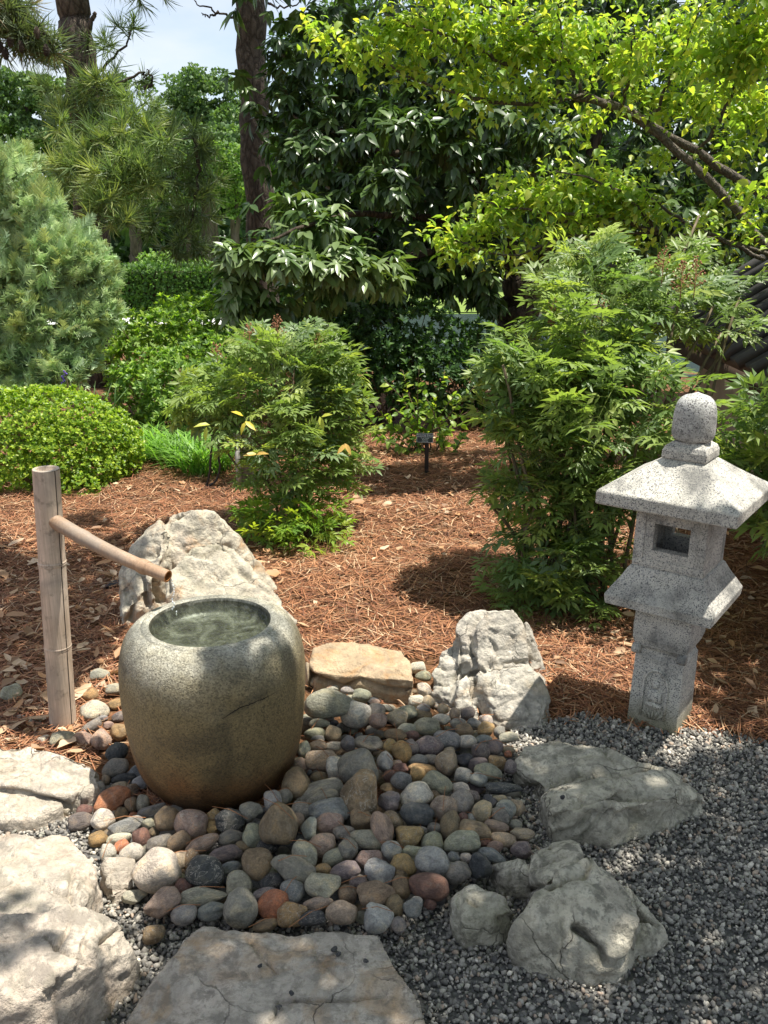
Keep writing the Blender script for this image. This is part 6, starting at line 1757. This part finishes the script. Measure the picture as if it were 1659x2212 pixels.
L = Leaves([leaf_t(0.29, 0.09, 0.28, 8), leaf_t(0.32, 0.11, 0.20, 8), leaf_t(0.26, 0.07, 0.38, 8)], [(0.16, 0.235, 0.042), (0.20, 0.265, 0.05), (0.12, 0.195, 0.036), (0.25, 0.28, 0.055)], 0.10)
for tw in TW:
    _, pth = limb(bt_, [at_y(*q) for q in tw], .014, .004, M['bark_grey'], 'branch', 6, .006)
    s = np.arange(2, len(pth), 1)
    for i in s:
        n = 2
        P = pth[i] + rng.normal(0, .06, (n, 3))
        A = unit(np.gradient(pth, axis=0)[i][None] * 6 + UPV * 0.4 + rng.normal(0, .7, (n, 3)))
        alternate(L, P + A * .12, A, 6, 0.060, 0.20, 0.55, upn=1.3)
def mass(qx, qy, Yd, rx, rz, n, ry=None, flat=0.9):
    c = at_y(qx, qy, Yd)
    n = int(n * .70)
    P, A = blob(c, (rx, ry or rx * .7, rz), n, 0.2, 0.3, qx)
    A = unit(A * np.array([1, 1, .4]) + UPV * .15 + 0.35 * rng.normal(size=A.shape))
    alternate(L, P, A, 7, 0.060, 0.22, 0.55, upn=1.3)
for a_ in ((1120, 430, 5.4, .26, .12, 40), (1210, 410, 5.45, .34, .16, 70), (1320, 430, 5.45, .28, .14, 56), (1060, 470, 5.35, .2, .12, 28), (980, 520, 5.25, .12, .05, 10), (1180, 490, 5.35, .3, .06, 24), (1290, 370, 5.6, .3, .10, 30), (1100, 390, 5.4, .16, .06, 14),
           (760, 100, 5.6, .26, .14, 36), (870, 60, 5.6, .30, .16, 48), (1000, 50, 5.6, .32, .2, 66), (1120, 100, 5.7, .32, .22, 76), (1020, 160, 5.6, .26, .10, 26), (1230, 70, 6.2, .34, .28, 90), (1160, 190, 5.6, .22, .09, 22), (1350, 120, 6.2, .34, .30, 92), (1470, 80, 6.2, .34, .30, 96), (1580, 100, 5.4, .34, .34, 110), (1660, 60, 5.3, .3, .34, 84), (1520, 210, 6.2, .34, .2, 70), (1630, 230, 6.2, .32, .24, 84), (1420, 210, 6.2, .24, .14, 34), (1600, 330, 6.2, .26, .12, 36), (1660, 420, 5.4, .26, .2, 40), (1560, 430, 6.2, .2, .14, 20), (1440, 330, 6.2, .22, .10, 20), (1260, 250, 5.9, .3, .12, 26), (900, 130, 5.55, .16, .06, 10), (680, 50, 5.6, .16, .1, 14)):
    mass(*a_)
for a_ in ((900, -90, 5.6, .5, .25, 80), (1300, -120, 5.6, .7, .3, 140), (1650, -120, 5.4, .7, .4, 140)):
    mass(*a_)
L.finish(bt_, M['lime'], 300)

# ------------------------------------------------------------------ pines
def tuft_template(seed, n=34):
    r = np.random.default_rng(seed)
    V, T = [], []
    for k in range(n):
        a_ = r.uniform(0, 6.28); th = r.uniform(0.05, 1.45) ** 1.1
        d = np.array([math.cos(a_) * math.sin(th), math.cos(th), math.sin(a_) * math.sin(th)])
        s = unit(np.cross(d, r.normal(size=3))) * 0.0145
        b = np.array([0, r.uniform(-0.35, 0.05), 0.0])
        l_ = r.uniform(0.75, 1.05)
        e = b + d * l_ + np.array([0, 0, -0.10 * l_ * l_])
        m = b + d * l_ * .55
        i = len(V)
        V += [b - s, b + s, m + s * 1.3, m - s * 1.3, e]
        T += [(i, i + 1, i + 2), (i, i + 2, i + 3), (i + 3, i + 2, i + 4)]
    v, t = tube_vt([(0, -0.7, 0), (0, 0.06, 0)], [0.03, 0.02], 4, False)
    return join_parts([(np.array(V), np.array(T)), (v, t)])
TUFT = [tuft_template(k) for k in range(6)]
PC = [(0.105, 0.145, 0.058), (0.135, 0.175, 0.068), (0.08, 0.118, 0.05), (0.165, 0.19, 0.07)]
PD = [(0.06, 0.085, 0.035), (0.05, 0.075, 0.03), (0.075, 0.10, 0.04)]

pb = at_y(190, 600, 9.4); pb[2] = 0
pine1 = thing('pine_tree', 'long needled pine with a dark trunk at the upper left', 'pine', tuple(pb), 'big pines near the garden')
limb(pine1, [pb + (0, 0, -.1), at_y(195, 400, 9.4), at_y(185, 250, 9.4), at_y(168, 100, 9.4), at_y(158, 0, 9.4), at_y(150, -150, 9.4)], .17, .15, M['bark_pine'], 'trunk', 16, .01)
limb(pine1, [at_y(180, 120, 9.3), at_y(195, 55, 9.25), at_y(206, 28, 9.2)], .03, .018, M['bark_pine'], 'stub', 8, .004)
L = Leaves(TUFT, PC + PD, 0.12)
def tufts(qx, qy, Yd, rx, rz, n, cols, size=0.21, up=0.35):
    c = at_y(qx, qy, Yd)
    n = max(3, int(n * .68))
    P, A = blob(c, (rx, rx * .6, rz), n, 0.3, 0.3, qx)
    A = unit(A + UPV * up + 0.35 * rng.normal(size=A.shape))
    L.add(P, A, perp(A), size * (0.75 + 0.4 * rng.random(n)), rng.choice(cols, n))
for a_ in ((240, 190, 9.0, .28, .2, 26), (200, 240, 9.1, .3, .2, 26), (300, 240, 8.9, .26, .2, 26), (270, 300, 8.7, .36, .26, 50), (330, 310, 8.7, .22, .22, 28), (190, 330, 8.8, .3, .3, 40), (250, 380, 8.6, .34, .24, 46), (320, 380, 8.6, .22, .2, 26), (220, 450, 8.5, .26, .18, 28), (130, 280, 9.0, .24, .24, 26), (150, 380, 8.8, .25, .25, 28), (260, 480, 8.4, .14, .12, 10), (130, 130, 9.2, .2, .14, 12), (110, 190, 9.2, .2, .12, 10)):
    tufts(*a_, cols=[0, 1, 2, 3])
for a_ in ((270, 60, 9.1, .14, .10, 8), (230, 90, 9.2, .2, .1, 9), (300, 170, 9.0, .1, .1, 6)):
    tufts(*a_, cols=[0, 2, 4])
for a_ in ((390, 290, 9.4, .3, .2, 22), (430, 320, 9.3, .26, .22, 20), (380, 380, 9.3, .32, .26, 26), (420, 450, 9.2, .3, .3, 22), (390, 530, 9.1, .2, .16, 20), (330, 470, 9.2, .24, .22, 13), (450, 400, 9.3, .2, .25, 12), (440, 540, 9.2, .14, .1, 8)):
    tufts(*a_, cols=[4, 5, 6], up=-0.1)  # hanging tufts in shadow, the shade put into darker needle colours
for pts in (((185, 250, 9.35), (260, 260, 9.0), (340, 290, 8.8), (420, 300, 9.2)), ((190, 300, 9.35), (260, 330, 8.8), (320, 390, 8.7)), ((192, 350, 9.35), (230, 400, 8.7), (250, 470, 8.4)), ((185, 200, 9.35), (240, 190, 9.0), (300, 160, 8.9), (318, 170, 8.9)), ((182, 180, 9.35), (240, 130, 9.2), (290, 60, 9.1)), ((420, 300, 9.2), (430, 380, 9.2), (415, 470, 9.2), (395, 540, 9.1)), ((185, 230, 9.35), (120, 220, 9.2), (90, 190, 9.2)), ((310, 190, 8.9), (330, 175, 8.9), (318, 150, 8.9))):
    limb(pine1, [at_y(*q) for q in pts], .022, .006, M['bark_pine'], 'branch', 6, .012)
# shading crown above the picture
for a_ in ((250, -140, 9.2, .9, .5, 60), (480, -160, 9.3, .8, .4, 60), (520, -40, 8.6, .25, .12, 0)):
    if a_[5]: tufts(*a_, cols=[4, 5], size=0.26)
L.finish(pine1, M['pine'], 300, 'needle_tuft', 'needle_tufts')

pb2 = at_y(572, 640, 10.4); pb2[2] = 0
pine2 = thing('pine_tree', 'tall pine trunk left of the evergreen tree with a bare twig', 'pine', tuple(pb2), 'big pines near the garden')
limb(pine2, [pb2 + (0, 0, -.1), at_y(565, 500, 10.4), at_y(552, 300, 10.4), at_y(545, 150, 10.4), at_y(540, 0, 10.4), at_y(535, -250, 10.4)], .165, .15, M['bark_pine'], 'trunk', 18, .012)
for pts in (((515, 38, 10.3), (480, 32, 10.1), (455, 18, 10.0), (425, 8, 10.0), (415, -10, 10.0)), ((470, 28, 10.05), (450, 35, 10.0), (435, 28, 10.0)), ((575, 5, 10.3), (600, 15, 10.2), (640, 8, 10.1), (660, -15, 10))):
    limb(pine2, [at_y(*q) for q in pts], .014, .004, M['bark_pine'], 'twig', 6, .008)
L = Leaves(TUFT, PD, 0.12)
P, A = blob(at_y(540, -420, 10.4), (1.2, 1.2, .6), 150, .3, .3)
L.add(P, A, perp(A), 0.28)
L.finish(pine2, M['pine'], 0, 'needle_tuft', 'needle_tufts')

# pine bough with cones in the top left corner
pb3 = np.array([-4.6, 7.0, 0.0])
pine3 = thing('pine_tree', 'pine bough with dark cones hanging into the top left corner', 'pine', tuple(pb3), 'big pines near the garden')
limb(pine3, [pb3 + (0, 0, -.1), pb3 + (0, 0, 2.5), pb3 + (.1, 0, 5)], .16, .12, M['bark_pine'], 'trunk', 12, .01)
limb(pine3, [pb3 + (0.02, 0, 3.6), at_y(-120, -20, 6.8), at_y(20, 10, 6.7), at_y(80, 50, 6.7), at_y(110, 95, 6.7)], .04, .008, M['bark_pine'], 'branch', 8, .01)
L = Leaves(TUFT, [(0.055, 0.075, 0.04), (0.07, 0.09, 0.05), (0.11, 0.09, 0.05)], 0.12)
for qx, qy, rx, n in ((20, 30, .22, 26), (70, 80, .16, 16), (30, 100, .14, 10), (110, 110, .07, 5), (-60, 20, .3, 30)):
    c = at_y(qx, qy, 6.7)
    P, A = blob(c, (rx, rx, rx * .7), n, .2, .3)
    L.add(P, unit(A + UPV * -.2), perp(A), 0.17 + 0.04 * rng.random(n))
L.finish(pine3, M['pine'], 90, 'needle_tuft', 'needle_tufts')
cone_v, cone_t = lathe([(0.001, -.042), (.018, -.034), (.014, -.028), (.024, -.020), (.018, -.013), (.026, -.004), (.019, .004), (.022, .014), (.014, .022), (.012, .032), (.001, .038)], 12)
for qx, qy in ((12, 115), (0, 100), (22, 88), (45, 100), (80, 70), (100, 108)):
    me = mesh_np('cone', cone_v + at_y(qx, qy, 6.55), cone_t)
    child('cone', me, M['bark_dark'], pine3)

# ------------------------------------------------------------------ hedge and far trees
hd = thing('hedge', 'long clipped dark green hedge beyond the garden', 'hedge', (-4.8, 20.6, 0))
n = 15000
P = np.stack([rng.uniform(-9, 0.5, n), rng.uniform(20.2, 21.4, n), rng.uniform(0.02, 0.93, n)], -1)
face = rng.random(n)
P[:, 1] = np.where(face < .62, 20.2 + abs(rng.normal(0, .06, n)), P[:, 1])
P[:, 2] = np.where(face >= .62, 0.92 + rng.normal(0, .03, n), P[:, 2])
A = np.where((face < .62)[:, None], np.array([0, -1., .3]), np.array([0, -.2, 1.])) + rng.normal(0, .5, (n, 3))
L = Leaves(SMALL, [(0.055, 0.11, 0.02), (0.08, 0.145, 0.025), (0.04, 0.085, 0.018)], 0.2)
L.add(P, unit(A + rng.normal(0, .6, (n, 3))), unit(A), 0.07 + 0.05 * rng.random(n))
core = bmesh.new(); bmesh.ops.create_cube(core, size=1, matrix=Matrix.Translation((-4.25, 20.85, .42)) @ Matrix.Diagonal((9.4, 1.0, .84, 1)))
child('twig_core', bm_mesh('twig_core', core), M['timber'], hd)
L.finish(hd, M['far'], 0)

FT = [leaf_t(0.45, 0.12, 0.1, 2), leaf_t(0.5, 0.2, 0.0, 2)]
def far_tree(label, q, Yd, trunk_r, blobs, pal, size, group='trees beyond the hedge', name='pine_tree', trunk_top=None):
    """q: trunk foot and top in picture units; blobs: qx, qy, rx, rz, n"""
    b = at_y(q[0], 560, Yd); b[2] = 0
    t = thing(name, label, 'tree', tuple(b), group)
    tp = at_y(q[1], q[2], Yd)
    limb(t, [b + (0, 0, -.2), b * .6 + tp * .4 + (.1, 0, 0), tp], trunk_r, trunk_r * .5, M['bark_far'], 'trunk', 9, .03)
    L = Leaves(FT, pal, 0.2)
    for qx, qy, rx, rz, n in blobs:
        c = at_y(qx, qy, Yd)
        # crown built of many little clumps
        m = max(8, n // 45)
        P0, A0 = blob(c, (rx, rx * .8, rz), m, .35, .35, qx)
        for p0 in P0:
            k = 125
            P, A = blob(p0, (rx * .26, rx * .26, rz * .22), k, .4, .3, qx)
            L.add(P, unit(A + UPV * .4 + rng.normal(0, .5, (k, 3))), unit(A + UPV * .6), size * .46 * (.6 + .7 * rng.random(k)))
    L.finish(t, M['far'], 0, stuff='crown')
    return t
M['bark_far'] = m_bark('far_bark', (0.06, 0.048, 0.04), (0.16, 0.125, 0.105), 5, 0.2)
FP = [(0.075, 0.125, 0.045), (0.10, 0.155, 0.05), (0.055, 0.10, 0.04)]
FB = [(0.10, 0.17, 0.035), (0.13, 0.20, 0.045), (0.075, 0.14, 0.03)]
far_tree('round topped far pine standing tallest beyond the hedge', (445, 430, 240), 52, .32, [(430, 210, 2.2, 1.4, 1600), (480, 240, 1.9, 1.4, 1300), (390, 260, 2.0, 1.4, 1300), (450, 320, 2.4, 1.6, 1500), (360, 300, 1.5, 1.2, 700), (500, 300, 1.6, 1.5, 800)], FP, 0.42)
far_tree('spreading far pine at the left edge above the grey green conifer', (40, 60, 230), 46, .3, [(30, 200, 1.6, 1.0, 1000), (90, 190, 1.3, .8, 800), (20, 260, 1.8, 1.0, 1000), (110, 250, 1.5, 1.0, 900), (60, 310, 2.0, 1.2, 1200), (140, 310, 1.2, 1.0, 700), (-60, 240, 1.6, 1.4, 800)], FP, 0.38)
far_tree('leafy far tree showing green right of the tall pine trunk', (620, 615, 300), 44, .25, [(620, 290, 1.4, 1.3, 1000), (600, 350, 1.3, 1.2, 900), (650, 360, 1.4, 1.3, 900), (560, 330, 1.2, 1.2, 800), (520, 370, 1.1, 1.1, 700)], FB, 0.34, name='leafy_tree')
far_tree('bright leafy far tree between the two pine trunks', (505, 508, 330), 40, .14, [(505, 350, 1.0, 1.0, 800), (480, 400, .9, .8, 600), (520, 420, .8, .8, 500)], FB, 0.30, name='leafy_tree')
for k, (x0, x1, yt, Yd, r_, lab) in enumerate(((460, 452, 380, 42, .26, 'straight pale far pine trunk behind the hedge, thickest of the row'), (505, 488, 370, 48, .16, 'slim leaning far pine trunk next to the thickest one'), (440, 437, 420, 52, .13, 'thin far pine trunk left of the thickest one'), (404, 404, 430, 50, .2, 'far pine trunk behind the dark hanging pine needles'), (285, 280, 430, 44, .24, 'dark far pine trunk beside the grey green conifer'), (300, 296, 440, 50, .16, 'second dark far pine trunk beside the grey green conifer'), (225, 225, 300, 50, .25, 'far pine trunk hidden behind the long needled pine'))):
    far_tree(lab, (x0, x1, yt), Yd, r_, [(x1, yt - 20, 1.5, 1.0, 500), (x1 + 20, yt - 70, 1.6, 1.2, 700), (x1 - 20, yt - 50, 1.4, 1.2, 500)], FP, 0.42)
# dim woodland closing the view, one mass
wd_ = thing('far_woodland', 'dim far woodland closing the view behind the tree trunks', 'woodland', (0, 75, 0))
wd_['kind'] = 'stuff'
L = Leaves(FT, [(0.04, 0.075, 0.025), (0.055, 0.10, 0.03), (0.03, 0.06, 0.022)], 0.25)
n = 26000
P = np.stack([rng.uniform(-48, 48, n), rng.uniform(62, 76, n), 9.5 * rng.random(n) ** 1.2], -1)
P[:, 2] *= 0.75 + 0.25 * wobble(P * np.array([1, 0, 0]), .35, 3)
A = unit(rng.normal(size=(n, 3)) + np.array([0, -.6, .6]))
L.add(P, A, perp(A), 0.55 + 0.5 * rng.random(n))
L.finish(wd_, M['far'], 0, stuff='leaves')
# shrubs in front of the woodland, just above the hedge
for k, (qx, lab, w_, c_) in enumerate(((338, 'feathery pale shrub rising just above the hedge top', .6, FB), (430, 'round shrub peeping over the hedge top at its middle', .5, FB), (382, 'low shrub between the two others above the hedge', .35, FP))):
    c = at_y(qx, 563, 26)
    shrub('far_shrub', lab, (c[0], c[1]), [((c[0], c[1], .65), (w_, w_, .62 if k == 0 else .36), 260)], SMALL, c_, M['far'], 0.13, 5, 'shrubs beyond the hedge')
# trees over the pond on the far lawn
for k, (qx, Yd, lab) in enumerate(((1180, 30, 'weeping tree on the far lawn seen under the evergreen branches'), (1320, 34, 'dark round tree on the far lawn behind the right nandina'), (950, 32, 'dark tree beyond the pond behind the evergreen crown'), (1560, 33, 'dark tree beyond the pond behind the broadleaf branches'), (760, 34, 'dark tree far behind the drooping evergreen branch'))):
    far_tree(lab, (qx, qx + 5, 440), Yd, .2, [(qx, 470, 1.5, .9, 700), (qx + 50, 400, 1.8, 1.2, 800), (qx - 50, 400, 1.8, 1.2, 800), (qx, 300, 2.4, 2.0, 1400), (qx - 30, 180, 2.2, 1.8, 1000), (qx + 40, 90, 2.2, 1.8, 1000)], [(0.045, 0.085, 0.022), (0.06, 0.11, 0.03)], 0.36, 'trees beyond the pond', 'leafy_tree')

# ------------------------------------------------------------------ garden building on the right
E1 = at_y(1478, 742, 5.9); ez = E1[2]
E2 = at_z(1660, 826, ez); E2 = E1 + (E2 - E1) * 1.9
eh = unit(E2 - E1); out = np.array([eh[1], -eh[0], 0]); inn = -out if out[0] < 0 and False else np.array([-eh[1], eh[0], 0])
if inn[0] < 0: inn = -inn
gb = thing('garden_building', 'low beige plaster building with a dark grey tiled roof at the right edge', 'building', tuple(np.array([E1[0], E1[1], 0])))
len_e = float(np.linalg.norm((E2 - E1)[:2]))
def gp_(a, b, z): return E1 * np.array([1, 1, 0]) + eh * np.array([1, 1, 0]) * a + inn * b + np.array([0, 0, z])
def prism(name, quad, parent, mat, th):
    """slab from four corners thickened downwards / backwards along its normal"""
    q = np.array(quad); nrm = unit(np.cross(q[1] - q[0], q[3] - q[0]))
    V = np.concatenate([q, q - nrm * th])
    T = [(0, 1, 2), (0, 2, 3), (4, 6, 5), (4, 7, 6)]
    for i in range(4):
        j = (i + 1) % 4
        T += [(i, i + 4, j + 4), (i, j + 4, j)]
    return child(name, mesh_np(name, V, np.array(T)), mat, parent)
ww = 0.22
prism('wall', [gp_(-.40, ww, -.05), gp_(len_e, ww, -.05), gp_(len_e, ww, ez + .1), gp_(-.40, ww, ez + .1)], gb, M['plaster'], .1)
prism('side_wall', [gp_(-.402, ww + .003, -.05), gp_(-.402, ww + 1.6, -.05), gp_(-.402, ww + 1.6, ez + .35), gp_(-.402, ww + .003, ez + .1)], gb, M['plaster'], -.1)
ridge = 1.75; rz = 1.15
roof = prism('roof', [gp_(-.60, -.02, ez + .045), gp_(len_e, -.02, ez + .045), gp_(len_e, ridge, ez + rz), gp_(-.60, ridge, ez + rz)], gb, M['tile'], .07)
prism('fascia', [gp_(-.58, .0, ez - .09), gp_(len_e, .0, ez - .09), gp_(len_e, .02, ez - .01), gp_(-.58, .02, ez - .01)], gb, M['timber'], .04)
k = 0
a_ = -.56
while a_ < len_e:
    v, t_ = tube_vt([gp_(a_, -.05, ez + .04), gp_(a_, ridge * .5, ez + .06 + rz * .49), gp_(a_, ridge, ez + rz + .02)], .034, 8)
    child('roof_tile', mesh_np('roof_tile', v, t_, smooth=True), M['tile'], roof)
    a_ += 0.27
for a0, a1 in ((-.62, len_e),):
    v, t_ = tube_vt([gp_(a0, ridge, ez + rz + .08), gp_(a1, ridge, ez + rz + .08)], .11, 12)
    child('ridge_tile', mesh_np('ridge_tile', v, t_, smooth=True), M['tile'], roof)
prism('verge', [gp_(-.64, -.04, ez + .02), gp_(-.64, ridge, ez + rz + .02), gp_(-.64, ridge, ez + rz + .14), gp_(-.64, -.04, ez + .13)], gb, M['tile'], -.06)

# ------------------------------------------------------------------ tree over the camera, out of frame, that shades the foreground
SHADE_Q = [(640, 1640), (720, 1560), (840, 1570), (960, 1560), (1080, 1630), (1150, 1665), (1390, 1660), (1480, 1655), (1659, 1590), (1900, 1600), (2600, 2212), (2600, 3600), (100, 3600), (150, 2260), (300, 2120), (300, 2000), (390, 1960), (430, 1850), (330, 1800), (350, 1740), (620, 1720)]
SH = ground_poly(SHADE_Q)
DAP = ground_poly([(-300, 1840), (100, 1960), (300, 1960), (300, 2150), (150, 2300), (-600, 2400)])
LEFT = ground_poly([(-300, 1065), (90, 1080), (270, 1150), (262, 1300), (250, 1365), (150, 1480), (60, 1560), (-300, 1575)])
sb_ = np.array([3.4, 0.9, 0.0])
sh = thing('shade_tree', 'tall tree beside the viewer whose leaves shade the gravel', 'tree', tuple(sb_))
limb(sh, [sb_ + (0, 0, -.1), sb_ + (.05, 0, 2), sb_ + (-.1, .1, 3.6)], .16, .11, M['bark_grey'], 'trunk', 12)
L = Leaves([leaf_t(0.33, 0.08, 0.1, 4)], [(0.09, 0.16, 0.025), (0.12, 0.2, 0.03)], 0.1)
n = 64000
gxp = rng.uniform(-3.4, 3.4, n); gyp = rng.uniform(-2.2, 5.3, n)
den = np.zeros(n)
g3 = np.stack([gxp, gyp, 0 * gxp], -1)
den[in_poly(gxp, gyp, SH) | (gyp < 0.75) & (gxp > -1.2)] = 1.0
dm = in_poly(gxp, gyp, DAP)
den[dm] = 0.55 * (wobble(g3[dm], 5.5, 31) > -0.1)
lm = in_poly(gxp, gyp, LEFT)
den[lm] = 0.95 * (wobble(g3[lm], 3.6, 33) > -0.3)
rm_ = in_poly(gxp, gyp, ground_poly([(1500, 1130), (1900, 1130), (2100, 1640), (1580, 1575), (1500, 1520), (1440, 1400)]))
den[rm_] = 0.8 * (wobble(g3[rm_], 5.0, 37) > -0.45)
core = in_poly(gxp, gyp, SH)
den[core] *= np.where(wobble(g3[core], 7, 35) > 0.86, 0.2, 1.0)
ok = rng.random(n) < den
gxp, gyp = gxp[ok], gyp[ok]; n = len(gxp)
zc = 3.3 + 0.9 * rng.random(n)
P = np.stack([gxp + SUN.x / SUN.z * zc, gyp + SUN.y / SUN.z * zc, zc], -1)
D = unit(rng.normal(size=(n, 3)) * np.array([1, 1, .35]))
L.add(P, D, unit(UPV + .35 * rng.normal(size=(n, 3))), 0.075 + 0.045 * rng.random(n))
for k in range(9):
    e = P[rng.integers(0, n)]
    limb(sh, [sb_ + (-.1, .1, 3.5), (sb_ + e) / 2 + (0, 0, 1.9), e], .05, .01, M['bark_grey'], 'branch', 7)
L.finish(sh, M['leaf'], 0)
